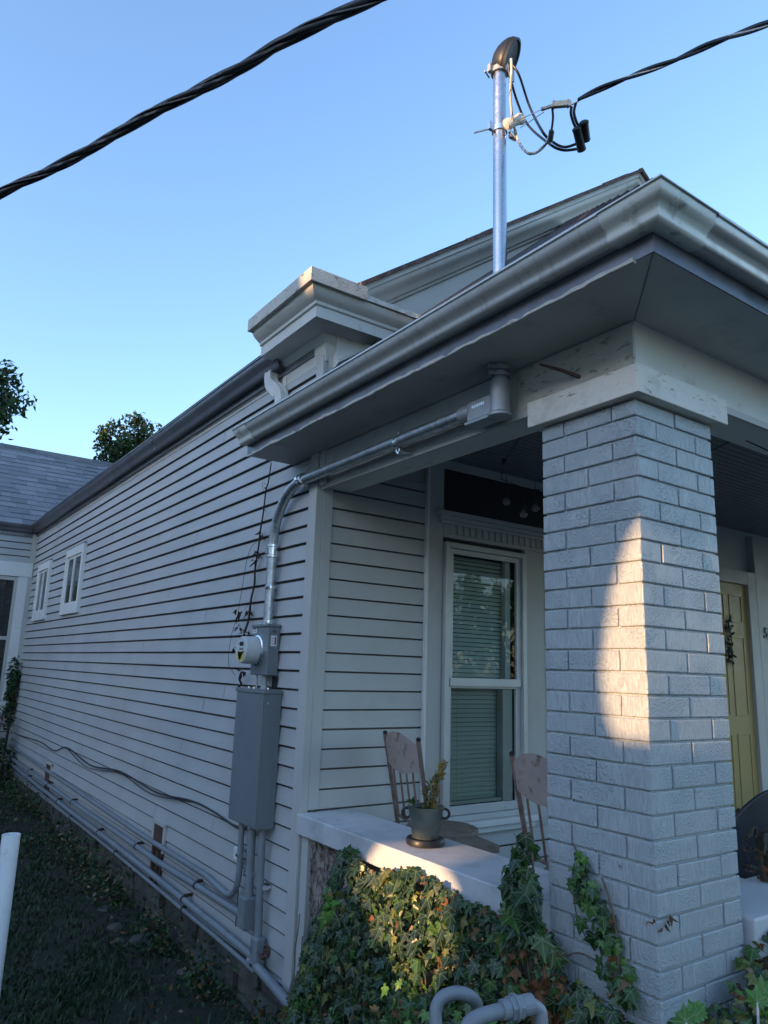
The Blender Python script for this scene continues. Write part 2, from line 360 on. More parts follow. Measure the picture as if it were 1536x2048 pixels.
# ---------------------------------------------------------------- the house
house=thing('house','grey clapboard house with brick pillared porch and yellow door','house',(3,8,0))
PITCH=.1012; ZL=1.588
def siding(mb,kind,plane,u0,u1,z0,z1,step=.6,wob=.0015,under=1,lip=.0175,gap=.009):
    """lapped boards; kind 'X': wall normal -X running along Y; kind 'Y': normal -Y running along X"""
    k0=math.floor((z0-ZL)/PITCH); k1=math.ceil((z1-ZL)/PITCH)
    us=[u0]; n=max(1,int(abs(u1-u0)/step))
    us=[u0+(u1-u0)*i/n for i in range(n+1)]
    for k in range(k0,k1):
        b=ZL+k*PITCH; rr=random.Random(k*31+int(plane*10))
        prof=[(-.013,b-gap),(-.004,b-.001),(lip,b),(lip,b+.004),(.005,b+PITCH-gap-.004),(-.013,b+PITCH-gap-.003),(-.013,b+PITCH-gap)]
        prof=[(o,min(max(z,z0),z1)) for o,z in prof]
        secs=[]
        for u in us:
            dz=wob*.9*noise.noise(V((u*.8,k*3.1,plane))); do=wob*noise.noise(V((u*1.7,k*2.3,plane+9)))*1.6
            q=[]
            for i,(o,z) in enumerate(prof):
                z2=z+dz; o2=o+(do if 1<i<5 else 0)
                q.append((plane-o2,u,z2) if kind=='X' else (u,plane-o2,z2))
            secs.append(q)
        f0_=len(mb.f); mb.sections(secs,closed=False,cap=False)
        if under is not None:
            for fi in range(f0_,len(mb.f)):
                if (fi-f0_)%6 in (0,1,4,5): mb.m[fi]=under  # groove and underside faces coloured darker to deepen the lap shadow lines
# side wall: X=2.0, Y 3.56..12.1
b=MB(); siding(b,'X',2.0,3.56,12.1,.045,3.5)
b.box(2.0145,2.05,3.56,12.1,.05,3.6)
rj=random.Random(5)
for k in range(34):
    z=ZL+(k-15)*PITCH
    if z<.1 or z>3.35: continue
    for yy in (rj.uniform(4.6,7),rj.uniform(7.5,11)):
        if rj.random()<.6:
            b.add([(1.9800,yy,z+.004),(1.9800,yy+.002+.0006*yy,z+.004),(1.9925,yy+.002+.0006*yy,z+.087),(1.9925,yy,z+.087)],[(0,1,2,3)],mi=1)
b.build('side_wall',[M['siding'],M['seam_lapshade']],house,recalc=False)
# upper wall ahead of the porch roof (box under cornice), X side Y 3.52..3.56 corner board
b=MB(); b.box(1.978,2.02,3.52,3.60,2.95,3.40); b.box(2.02,2.10,3.498,3.54,2.9,3.40); b.build('upper_corner_board',M['siding_front'],house,bevel=.003)
# corner board, visible from the porch eave down
b=MB(); b.box(1.974,2.02,3.512,3.60,.02,2.80); b.box(2.02,2.085,3.512,3.535,.88,2.80); b.build('corner_board',M['siding_front'],house,bevel=.004)
# front wall: porch part, Y=3.53
b=MB(); siding(b,'Y',3.536,2.08,2.775,.35,2.75,wob=.001,lip=.011,gap=.006); b.box(2.08,2.775,3.55,3.58,.36,2.95); b.build('porch_wall',[M['siding_front'],M['seam_lapshade']],house,recalc=False)
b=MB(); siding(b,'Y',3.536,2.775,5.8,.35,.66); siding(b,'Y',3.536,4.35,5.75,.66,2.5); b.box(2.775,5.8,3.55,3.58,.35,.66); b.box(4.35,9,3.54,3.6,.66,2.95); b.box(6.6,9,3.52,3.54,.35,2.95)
b.build('lower_porch_wall',[M['siding_front'],M['seam_lapshade']],house,recalc=False)
# window bay boards
b=MB(); b.box(2.775,2.90,3.515,3.56,.66,2.93)            # left board
b.box(3.62,3.80,3.515,3.56,.66,2.5); b.box(3.84,4.35,3.51,3.56,.66,2.5)
b.box(3.80,3.84,3.53,3.56,.66,2.5)
b.box(2.90,4.35,3.51,3.56,2.43,2.54); b.box(2.90,4.35,3.52,3.56,2.88,2.93)
b.build('window_surround',M['siding_front'],house,bevel=.003)
b=MB(); b.box(2.765,2.782,3.505,3.536,.4,2.93); b.build('vertical_trim',M['white'],house,bevel=.002)
# header cornice over window with dentil flutes
b=MB(); b.box(2.84,4.4,3.455,3.515,2.562,2.59); b.box(2.86,4.4,3.475,3.515,2.535,2.562); b.box(2.87,4.4,3.49,3.512,2.515,2.535)
for i in range(26):
    x=2.95+i*.055; b.box(x,x+.035,3.498,3.511,2.455,2.515)
b.build('window_header',M['siding_front'],house,bevel=.002)
b=MB(); b.box(2.92,4.35,3.525,3.56,2.59,2.88); b.build('transom_panel',M['panel'],house)
# front window
w=MB(); X0,X1=2.905,3.605; Z0,Z1=.745,2.40
w.box(X0,X0+.034,3.485,3.54,Z0,Z1); w.box(X1-.034,X1,3.485,3.54,Z0,Z1); w.box(X0+.034,X1-.034,3.485,3.54,Z1-.034,Z1); w.box(X0+.034,X1-.034,3.485,3.54,Z0,Z0+.03)
win=w.build('window',M['storm'],house,bevel=.003)
w=MB(); zm=1.54
for (za,zb,y) in ((zm,Z1-.036,3.505),(Z0+.032,zm,3.515)):
    w.box(X0+.036,X0+.075,y,y+.022,za,zb); w.box(X1-.075,X1-.036,y,y+.022,za,zb); w.box(X0+.075,X1-.075,y,y+.022,zb-.032,zb); w.box(X0+.075,X1-.075,y,y+.022,za,za+(.03 if za==zm else .05))
w.box(X0+.05,X1-.05,3.495,3.503,zm-.02,zm+.03)
w.build('sash',M['storm'],win,bevel=.002)
w=MB(); w.add([(X0+.078,3.518,zm+.031),(X1-.078,3.518,zm+.031),(X1-.078,3.518,Z1-.082),(X0+.078,3.518,Z1-.082)],[(0,1,2,3)]); w.build('upper_pane',M['glass'],win,recalc=False)
w=MB(); w.add([(X0+.078,3.528,Z0+.084),(X1-.078,3.528,Z0+.084),(X1-.078,3.528,zm-.034),(X0+.078,3.528,zm-.034)],[(0,1,2,3)]); w.build('lower_pane',M['glassdirty'],win,recalc=False)
w=MB(); w.box(X1-.165,X1-.08,3.545,3.60,Z0+.08,zm-.03); w.box(X1-.125,X1-.08,3.56,3.60,zm+.03,Z1-.05); w.box(X0+.08,X1-.08,3.56,3.6,Z0+.08,Z0+.10); w.build('inner_frame',M['white'],win,bevel=.003)
w=MB(); z=Z0+.10
while z<Z1-.06:
    w.add([(X0+.08,3.622,z+.012),(X1-.085,3.622,z+.012),(X1-.085,3.602,z-.012),(X0+.08,3.602,z-.012),(X0+.08,3.6235,z+.0115),(X1-.1,3.6235,z+.0115),(X1-.1,3.6035,z-.0125),(X0+.08,3.6035,z-.0125)],[(0,1,2,3),(7,6,5,4),(0,4,5,1),(1,5,6,2),(2,6,7,3),(3,7,4,0)]); z+=.0275
for x in (X0+.2,X1-.22): w.box(x,x+.0015,3.603,3.604,Z0+.09,Z1-.06)
w.build('blinds',M['blind'],win)
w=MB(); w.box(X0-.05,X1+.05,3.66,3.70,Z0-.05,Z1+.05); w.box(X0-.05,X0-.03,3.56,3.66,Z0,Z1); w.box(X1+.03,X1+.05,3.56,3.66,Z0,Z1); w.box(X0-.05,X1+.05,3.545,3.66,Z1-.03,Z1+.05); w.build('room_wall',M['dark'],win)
w=MB(); w.box(X0-.06,X1+.07,3.44,3.515,Z0-.035,Z0-.002); w.box(X0-.04,X1+.05,3.475,3.515,Z0-.075,Z0-.037); w.build('sill',M['white'],win,bevel=.004)
# yellow door with wreath side
dx0,dx1=5.72,6.36; DZ=2.44
w=MB(); w.box(dx0,dx1,3.50,3.54,.42,DZ); 
door=w.build('door',M['yellow'],house,bevel=.003)
w=MB()
for (a,c_) in ((.58,1.18),(1.32,1.98),(2.10,2.34)):
    for (x0,x1) in ((5.80,6.0),(6.08,6.28)):
        w.box(x0,x1,3.494,3.502,a,a+.014); w.box(x0,x1,3.494,3.502,c_-.014,c_); w.box(x0,x0+.014,3.494,3.502,a+.014,c_-.014); w.box(x1-.014,x1,3.494,3.502,a+.014,c_-.014)
w.build('door_moulding',M['yellow'],door,bevel=.002)
w=MB(); w.lathe([(.0,0),(.02,0),(.026,.02),(.0,.045)],Matrix.Translation((6.0,3.5,.58))@Matrix.Rotation(PI/2,4,'X'),n=14); w.build('door_handle',M['black'],door,smooth=True)
w=MB(); w.box(dx1,dx1+.13,3.47,3.54,.40,DZ+.12); w.box(dx0-.13,dx0,3.47,3.54,.40,DZ+.12); w.box(dx0,dx1,3.47,3.54,DZ,DZ+.12); w.box(dx1+.15,dx1+.20,3.48,3.54,.4,2.9); w.build('door_frame',M['siding_front'],house,bevel=.004)
# porch floor, ceiling
b=MB(); b.box(2.02,9,1.5,3.53,.28,.35)
b.build('porch_floor',pm('porch_floor_paint',(.12,.125,.13),.6),house)
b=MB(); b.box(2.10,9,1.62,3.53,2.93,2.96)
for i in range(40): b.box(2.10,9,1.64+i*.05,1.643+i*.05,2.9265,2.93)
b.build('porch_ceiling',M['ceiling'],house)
# beam above the pillar
b=MB(); b.box(2.012,2.20,1.63,3.51,2.60,2.93); b.box(2.012,9,1.43,1.625,2.60,2.93)
beam=b.build('porch_beam',M['trim'],house,bevel=.003)
b=MB(); b.box(2.0,2.012,1.872,3.51,2.585,2.612); b.box(2.46,9,1.418,1.43,2.585,2.612); b.build('beam_trim',M['soffit'],house)
b=MB(); b.box(1.985,2.0125,2.05,3.51,2.70,2.797); b.build('beam_moulding',M['soffit'],house,bevel=.004)
# soffit
FX,FY=1.70,1.135
b=MB(); b.add([(FX,FY,2.80),(9,FY,2.80),(9,1.43,2.80),(2.012,1.43,2.80),(2.012,3.86,2.80),(FX,3.86,2.80),(FX,FY,2.815),(9,FY,2.815),(9,1.43,2.815),(2.012,1.43,2.815),(2.012,3.86,2.815),(FX,3.86,2.815)],
      [(0,1,2,3),(0,3,4,5),(6,9,8,7),(6,11,10,9),(5,4,10,11)])
b.build('porch_soffit',M['soffit'],house,recalc=False)
b=MB(); b.add([(1.703,1.140,2.7992),(1.706,1.137,2.7992),(2.012,1.427,2.7992),(2.009,1.430,2.7992)],[(0,1,2,3)]); b.build('soffit_seam',M['seam_lapshade'],house)
def sweep(mb,prof,X0,Y0,Yend,Xend,closed=True,ny=1,nx=1,mi=0,yb=None,xb=None):
    """profile (out,z) run along a side face X=X0-out from Yend to a mitred corner and on along the front face Y=Y0-out to Xend"""
    n=len(prof); secs=[]
    if Yend is not None:
        for i in range(ny): secs.append([(X0-o,(Yend+(Y0-Yend)*i/ny),z) for o,z in prof])
    secs.append([(X0-o,Y0-o,z) for o,z in prof])
    if Xend is not None:
        for i in range(1,nx+1): secs.append([(X0+(Xend-X0)*i/nx,Y0-o,z) for o,z in prof])
    mb.sections(secs,closed=closed,cap=closed,mi=mi)
# fascia + frayed soffit edging
b=MB(); sweep(b,[(0,2.797),(.006,2.797),(.006,2.93),(0,2.93)],FX,FY,3.86,9); b.build('fascia',M['gutter_dark'],house)
b=MB(); rr=random.Random(3)
pts=[]; y=3.84
secs=[]
while y>FY+.02:
    h=.010+.008*rr.random(); o=.010+.006*rr.random(); z0=2.788-.006*rr.random()
    if rr.random()<.12: h*=.3
    secs.append([(FX-.006,y,z0),(FX-.006-o,y,z0+.002),(FX-.006-o,y,z0+h),(FX-.006,y,z0+h)]); y-=rr.uniform(.02,.07)
b.sections(secs); b.build('peeling_edge',M['peel'],house)
# K style gutter on the porch
GP=[(.006,2.862),(.05,2.857),(.056,2.862),(.060,2.870),(.0605,2.878),(.066,2.888),(.078,2.898),(.088,2.905),(.094,2.914),(.098,2.924),(.100,2.934),(.107,2.935),(.107,2.943),(.093,2.943),(.091,2.925),(.084,2.911),(.060,2.894),(.052,2.872),(.048,2.865),(.006,2.868)]
b=MB(); sweep(b,GP,FX,FY,3.86,9,ny=8,nx=6); gut=b.build('porch_gutter',M['gutter'],house,smooth=True,recalc=True,autosmooth=50)
def off(prof,d):
    out=[]
    for i,(o,z) in enumerate(prof[:12]): out.append((o+d*.8 if i>1 else o, z-(d if i<4 else -d*.3)))
    return out
b=MB(); sl_=off(GP,.0035); sl2=[(o,z) for o,z in sl_]
loop=sl_+[(GP[i][0],GP[i][1]) for i in range(11,-1,-1)]
sweep(b,loop,FX,FY,FY+.11,FX+.17); b.build('gutter_corner_joint',M['gutter_end'],gut,smooth=True,autosmooth=50)
b=MB(); b.sections([[(FX-o,yy,z) for o,z in loop] for yy in (3.862,3.70)]);
b.add([(FX-o,3.863,z) for o,z in GP[:13]],[tuple(range(13))]); b.build('gutter_end_cap',M['gutter_end'],gut,smooth=True,autosmooth=50,recalc=False)
# porch roof: steep hip up to the gable wall
s=.875; zt=2.945
Hx,Hy=1.62,1.055
def PR(t): return (Hx+t,Hy+t,zt+s*t)
t1=2.46
b=MB(); b.add([(Hx,Hy,zt),(Hx,3.86,zt),(Hx+.0,3.86,zt-.02),(Hx,Hy,zt-.02)],[(0,1,2,3)])
tw=3.5-Hy
b.add([(Hx,Hy,zt),PR(tw),(Hx,3.5,zt)],[(0,1,2)])
b.add([(Hx,Hy,zt),(9,Hy,zt),(9,3.5,zt+s*tw),PR(tw)],[(0,1,2,3)])
pr_=b.build('porch_roof',M['roofdark'],house)
b=MB()
for i in range(17):   # ridge caps with stepped edge
    t=.05+i*.145; p=V(PR(t)); q=V(PR(t+.17)); n_=V((-.2,-.1,1)).normalized()*(.014)
    sd1=V((0,.11,-.0)); sd2=V((.11,0,0))
    up_=V((0,0,.022)); 
    b.add([p+up_,p+V((0,.12,0))+V((0,0,.004)),q+V((0,.12,.0)),q+V((0,0,.006)),p+V((.12,0,.004)),q+V((.12,0,0)),p-V((0,0,.01))],[(0,1,2,3),(0,3,5,4),(0,6,1),(0,4,6)])
b.build('hip_cap',M['roofdark'],pr_)
# gable with rakes
PK=(4.81,5.78); SL=.735
def zr(x): return PK[1]-SL*abs(x-PK[0])
def rake(mb,prof,xs,y0=3.5,mi=0):
    mb.sections([[(x,y0-o,zr(x)-dv) for o,dv in prof] for x in xs],mi=mi)
XS=[2.03,3.0,4.0,PK[0],5.6,7.5]
b=MB(); rake(b,[(0,.0),(.20,.0),(.20,.035),(.185,.045),(.18,.065),(.165,.085),(.14,.10),(.115,.125),(.10,.15),(.075,.155),(.07,.175),(0,.175)],XS)
b.build('rake_moulding',M['trim'],house,smooth=True,autosmooth=30)
b=MB(); rake(b,[(0,.178),(.045,.178),(.045,.37),(.06,.375),(.06,.405),(.035,.42),(0,.42)],XS); b.build('rake_frieze',M['trim'],house,bevel=.002)
b=MB(); b.add([(2.0,3.5,2.9),(7.6,3.5,2.9),(7.6,3.5,3.7),(PK[0],3.5,PK[1]-.3),(2.0,3.5,3.5)],[(0,1,2,3,4)]); b.build('gable_wall',M['siding_front'],house,recalc=False)
# main roof
b=MB()
for sx in (-1,1):
    xe=PK[0]+sx*2.76
    z_e=zr(xe)
    b.add([(PK[0],3.29,PK[1]+.03),(xe,3.29,z_e+.03),(xe,14.6,z_e+.03),(PK[0],14.6,PK[1]+.03),(PK[0],3.29,PK[1]+.001),(xe,3.29,z_e+.001),(xe,14.6,z_e+.001),(PK[0],14.6,PK[1]+.001)],[(0,1,2,3),(4,7,6,5),(0,4,5,1),(1,5,6,2),(2,6,7,3)])
roof=b.build('main_roof',M['roofdark'],house)
b=MB(); rr=random.Random(11); x=2.06
while x<PK[0]:
    L=rr.uniform(.12,.3); x2=min(x+L,PK[0]); th=rr.uniform(.012,.03); o=rr.uniform(.215,.235)
    b.sections([[(xx,3.5-.19,zr(xx)+.001),(xx,3.5-o,zr(xx)-.004),(xx,3.5-o,zr(xx)+th),(xx,3.5-.19,zr(xx)+th+.012)] for xx in (x,x2)]); x=x2
    
x=PK[0]
for L in (.3,.4,.5,.6): b.sections([[(xx,3.31,zr(xx)),(xx,3.27,zr(xx)-.003),(xx,3.27,zr(xx)+.03),(xx,3.31,zr(xx)+.042)] for xx in (x,x+L)]); x+=L
b.build('shingle_edge',M['roofedge'],roof)
# boxed cornice on the front left corner
CP=[(-.02,3.36),(.012,3.36),(.018,3.40),(.03,3.43),(.03,3.46),(.055,3.49),(.06,3.507),(.19,3.512),(.19,3.578),(.202,3.583),(.205,3.60),(.222,3.612),(.245,3.63),(.255,3.648),(.26,3.664),(-.02,3.664)]
b=MB(); sweep(b,CP,2.0,3.52,4.03,3.3,ny=4); cor=b.build('cornice',M['trim'],house,smooth=True,autosmooth=28)
b=MB(); sweep(b,[(-.02,3.664),(.285,3.660),(.285,3.742),(-.02,3.775)],2.0,3.52,4.045,2.085,ny=10)
b.build('cornice_cap',M['peel'],cor,bevel=.002)
b=MB(); rr=random.Random(2); secs=[]; x=2.088
while x<3.0:
    h=.03+.012*rr.random(); secs.append([(x,3.24+.01*rr.random(),3.668),(x,3.25+.01*rr.random(),3.668+h),(x,3.5,3.74),(x,3.5,3.668)]); x+=rr.uniform(.03,.09)
b.sections(secs); b.build('cornice_return_edge',M['peel'],cor)
# house gutter along the side
HG=[(0,3.462),(.055,3.458),(.062,3.466),(.064,3.485),(.075,3.505),(.095,3.522),(.104,3.54),(.106,3.562),(.113,3.563),(.113,3.572),(.098,3.572),(.094,3.55),(.06,3.51),(.052,3.475),(0,3.47)]
b=MB(); b.sections([[(1.975-o,3.98+i*(8.12/12),z+.004*math.sin(i*1.7)) for o,z in HG] for i in range(13)]); hg=b.build('side_gutter',M['gutter_dark'],house,smooth=True,autosmooth=45)
b=MB(); hl=[(o+.004,z-(.004 if i<4 else -.001)) for i,(o,z) in enumerate(HG[:11])]+[HG[i] for i in range(10,-1,-1)]
for yy in (6.36,): b.sections([[(1.975-o,y_,z) for o,z in hl] for y_ in (yy,yy+.06)])
b.build('gutter_joint',M['gutter_dark'],hg)
b=MB(); b.box(1.965,1.995,3.62,12.1,3.42,3.62); b.build('side_fascia',M['gutter_dark'],house)
b=MB(); b.box(1.988,1.9998,3.62,12.1,3.385,3.42); b.build('side_frieze',M['soffit'],house)
# downspout
def rectpath(mb,pts,wx,wy):
    pts=[V(p) for p in pts]; secs=[]; N=len(pts)
    for i,p in enumerate(pts):
        t=(pts[min(i+1,N-1)]-pts[max(i-1,0)]).normalized(); s_=V((1,0,0)); n_=t.cross(s_).normalized(); s_=n_.cross(t)
        k=1+.06*(i%2 if 0<i<N-1 else 0)
        ring=[]
        for (a,c) in ((-1,-1),(-.4,-1),(-.35,-.88),(.35,-.88),(.4,-1),(1,-1),(1,-.4),(.88,-.35),(.88,.35),(1,.4),(1,1),(.4,1),(.35,.88),(-.35,.88),(-.4,1),(-1,1),(-1,.4),(-.88,.35),(-.88,-.35),(-1,-.4)):
            ring.append(p+s_*a*wx*k+n_*c*wy*k)
        secs.append(ring)
    mb.sections(secs)
b=MB(); path=bend_path([(1.935,4.12,3.47),(1.935,4.12,3.39),(1.945,3.985,3.29),(1.945,3.955,3.21),(1.945,3.955,2.98)],.09,9)
path=path[:-1]+[path[-1]]; rectpath(b,path,.028,.040); b.build('downspout',M['trim'],house)
b=MB(); b.box(1.975,1.999,3.985,4.03,3.2,3.45); b.build('flashing_strip',M['trim'],house)
# bracket triangle at end of the beam under the soffit
b=MB(); b.box(1.976,2.0,3.44,3.49,2.60,2.797)
b.add([(1.975,3.52,2.797),(1.975,3.80,2.66),(1.975,3.80,2.64),(1.975,3.50,2.785),(1.999,3.52,2.797),(1.999,3.80,2.66),(1.999,3.80,2.64),(1.999,3.50,2.785)],[(0,1,2,3),(7,6,5,4),(0,4,5,1),(1,5,6,2),(2,6,7,3),(3,7,4,0)]); b.build('eave_bracket',M['soffit'],house,bevel=.002)
# foundation
b=MB(); rr=random.Random(9); y=3.5
while y<12.1:
    L=rr.uniform(.22,.5); z=-.45
    while z<.04:
        h=rr.uniform(.09,.16); o=rr.uniform(-.02,.06)
        b.box(2.0-o*.6,2.2,y+.008,min(y+L,12.1)-.008,z+.006,min(z+h,.045)-.004); z+=h
    y+=L
b.box(2.02,2.3,3.5,12.1,-.5,.04)
fo=b.build('foundation',M['stone'],house,bevel=.012,seg=3)
# side windows (two narrow casements)
def side_window(y0,y1,z0,z1):
    b=MB(); x=1.952; c_=.075
    b.box(x,1.995,y0,y1,z1-.10,z1); b.box(x,1.995,y0,y1,z0,z0+.12); b.box(x,1.995,y0,y0+c_,z0+.12,z1-.10); b.box(x,1.995,y1-c_,y1,z0+.12,z1-.10)
    o=b.build('side_window',M['white'],house,bevel=.003)
    b=MB(); b.box(1.953,1.972,y0+c_,y1-c_,z0+.115,z0+.135); b.box(1.958,1.985,(y0+y1)/2-.022,(y0+y1)/2+.022,z0+.135,z1-.13)
    b.box(1.97,1.988,y0+c_,y0+c_+.035,z0+.14,z1-.13); b.box(1.97,1.988,y1-c_-.035,y1-c_,z0+.14,z1-.13); b.box(1.97,1.988,y0+c_,y1-c_,z1-.13,z1-.10)
    b.build('sash',M['white'],o,bevel=.002)
    b=MB(); b.add([(1.974,y0+c_,z0+.12),(1.974,y0+c_,z1-.1),(1.974,y1-c_,z1-.1),(1.974,y1-c_,z0+.12)],[(0,1,2,3)]); b.build('pane',M['glass'],o,recalc=False)
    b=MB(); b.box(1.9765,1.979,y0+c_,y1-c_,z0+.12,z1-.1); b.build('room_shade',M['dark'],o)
    b=MB(); b.box(1.955,1.997,y0-.01,y1+.01,z1,z1+.012); b.build('drip_cap',M['gutter_dark'],o)
side_window(8.84,9.72,2.13,2.93); side_window(10.70,11.50,2.12,2.92)
# rear wing facing the street
WY=12.1
b=MB(); siding(b,'Y',WY,-9,1.985,.1,3.48,step=2); b.box(-9,2,WY+.0135,WY+.06,-.3,3.6); b.build('wing_wall',[M['siding'],M['seam_lapshade']],house,recalc=False)
b=MB(); b.box(1.92,2.01,WY-.045,WY-.018,.1,3.45); b.build('wing_corner_trim',M['siding_front'],house)
b=MB(); b.box(-1.3,1.975,WY-.055,WY,2.79,3.00); b.box(1.80,1.93,WY-.05,WY,.98,2.79); b.box(.0,.12,WY-.05,WY,.98,2.79); b.box(-.05,1.97,WY-.07,WY,.93,.98); b.box(0,1.93,WY-.03,WY,.84,.93)
ww=b.build('wing_window',M['white'],house,bevel=.004)
b=MB(); b.box(1.75,1.80,WY-.040,WY,1.0,2.78); b.box(.12,.17,WY-.040,WY,1,2.78); b.box(.17,1.75,WY-.040,WY,2.73,2.78); b.box(.17,1.75,WY-.040,WY,1.0,1.06); b.box(.17,1.75,WY-.044,WY,1.86,1.91); b.build('sash',M['siding_front'],ww)
b=MB(); b.add([(.17,WY-.032,1.06),(1.75,WY-.032,1.06),(1.75,WY-.032,2.73),(.17,WY-.032,2.73)],[(0,1,2,3)]); b.build('pane',M['glass'],ww,recalc=False)
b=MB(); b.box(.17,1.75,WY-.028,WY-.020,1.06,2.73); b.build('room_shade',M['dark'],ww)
# wing gutter & roof
b=MB(); b.sections([[(x,WY-.02-o,z) for o,z in HG] for x in (-9,-4,1.98)]); b.box(-9,1.97,WY-.03,WY-.002,3.40,3.5); b.build('wing_gutter',M['gutter_dark'],house,smooth=True,autosmooth=45)
b=MB(); eY,eZ,rY,rZ=WY-.10,3.565,14.35,5.33; rr=random.Random(4); N=17
dirv=V((0,rY-eY,rZ-eZ)); Ls=dirv.length; dirv.normalize(); nv=V((0,-dirv.z,dirv.y))
for i in range(N):
    x=-8-rr.random()*.3; a=i*Ls/N; c1=(i+1)*Ls/N+.01
    while x<4.6:
        wv=rr.uniform(.16,.34); t=rr.uniform(.006,.016); base=V((0,eY,eZ))+dirv*(a-rr.choice((0,0,0,.012))); topv=V((0,eY,eZ))+dirv*c1; k=rr.random()
        x2=x+wv
        P=[base+nv*0,base+nv*t,topv+nv*.002,topv-nv*.004]
        b.add([(x,p.y,p.z) for p in P]+[(x2-.003,p.y,p.z) for p in P],[(0,1,2,3),(7,6,5,4),(1,5,6,2),(0,4,5,1)],c=(k,k,k)); x=x2
b.add([(-9,eY,eZ-.02),(4.6,eY,eZ-.02),(4.6,rY,rZ-.02),(-9,rY,rZ-.02)],[(0,1,2,3)],c=(0,0,0))
b.add([(-9,rY,rZ),(4.6,rY,rZ),(4.6,rY+2,rZ-1.6),(-9,rY+2,rZ-1.6)],[(0,1,2,3)],c=(.3,.3,.3))
x=-8
while x<4.6: k=rr.random(); b.box(x,x+.25,rY-.10,rY+.1,rZ-.06,rZ+.012,c=(k,k,k)); x+=.253
b.build('wing_roof',M['shingle'],house,recalc=False)
# porch side wall with coping
b=MB(); b.box(2.02,2.22,1.8,3.51,-.4,.78); b.box(2.46,9,1.52,1.7,-.4,.72); b.build('porch_knee_wall',M['stucco'],house)
b=MB(); b.box(1.955,2.285,1.832,3.508,.775,.872)
cp=b.build('coping',M['coping'],house,bevel=.006,seg=3)
b=MB(); b.box(2.462,2.92,1.40,1.72,.742,.862); b.box(2.92,9,1.42,1.70,.742,.858); b.build('front_coping',M['coping'],house,bevel=.008,seg=3)
b=MB(); b.box(1.99,2.03,3.44,3.505,.1,.774); b.build('lower_trim',M['siding_front'],house,bevel=.003)
# pillar
PX0,PX1,PY0,PY1=1.99,2.43,1.424,1.838
BP=.0695; ZT=2.453
def pillar():
    b=MB(); g=.0062; rr=random.Random(8)
    b.box(PX0+.0085,PX1-.0085,PY0+.0085,PY1-.0085,-.4,2.51)
    k=-1
    while True:
        z1=ZT-k*BP if k>=0 else 2.512; z0=ZT-(k+1)*BP
        if z1<-.35: break
        z1-=g*.5; z0+=g*.5 
        if k%2!=0: # row type 0: left joints 1.734,1.522 ; front joint 2.21
            yj=[1.522,1.734]; xj=[2.21]
            lay='F'
        else:
            yj=[1.628]; xj=[2.10,2.33]; lay='L'
        j=lambda a=.0018: rr.uniform(-a,a)
        d=.105
        # left face runs
        if lay=='F': # corner brick along the front
            segF=[(PX0,2.21),(2.21,PX1)]; segL=[(yj[0],yj[1]),(yj[1],PY1)]
            b.box(PX0+j(),2.21-g*.5,PY0+j(),1.522-g*.5,z0+j(.001),z1+j(.001))
            b.box(2.21+g*.5,PX1+j(),PY0+j(),1.522,z0+j(.001),z1+j(.001))
            b.box(PX0+j(),PX0+d,1.522+g*.5,1.734-g*.5,z0+j(.001),z1+j(.001)); b.box(PX0+j(),PX0+.2,1.734+g*.5,PY1,z0+j(.001),z1+j(.001))
            b.box(PX1-d,PX1+j(),1.522+g*.5,PY1-.002,z0,z1); b.box(PX0+.2+g,PX1-d-g,PY1-.1,PY1-.001,z0,z1)
        else:
            b.box(PX0+j(),2.10-g*.5,PY0+j(),1.628-g*.5,z0+j(.001),z1+j(.001))
            b.box(2.10+g*.5,2.33-g*.5,PY0+j(),PY0+d,z0+j(.001),z1+j(.001))
            b.box(2.33+g*.5,PX1+j(),PY0+j(),1.628,z0+j(.001),z1+j(.001))
            b.box(PX0+j(),2.10,1.628+g*.5,PY1+j(),z0+j(.001),z1+j(.001)); b.box(2.10+g,2.33,PY1-.1,PY1-.001,z0,z1); b.box(2.33+g,PX1-.001,1.628+g,PY1-.002,z0,z1)
        k+=1
    o=b.build('porch_pillar',M['brick'],house,bevel=.004,seg=3)
    c=MB(); c.box(1.952,2.478,1.382,1.876,2.515,2.615); c.build('pillar_cap',M['capwood'],o,bevel=.003)
    c=MB(); c.box(2.002,2.0115,1.432,1.98,2.612,2.79); c.build('stained_board',M['peel'],o)
pillar()

# ---------------------------------------------------------------- electrical service
mast=thing('service_mast','galvanised service mast with black weatherhead rising above the porch roof','electrical mast',(1.93,2.0,2.74))
MX,MY=1.93,2.0
b=MB(); b.tube([(MX,MY,2.80),(MX,MY,3.5),(MX,MY,4.20)],.0285,20); b.build('pole',M['galv_mast'],mast,smooth=True)
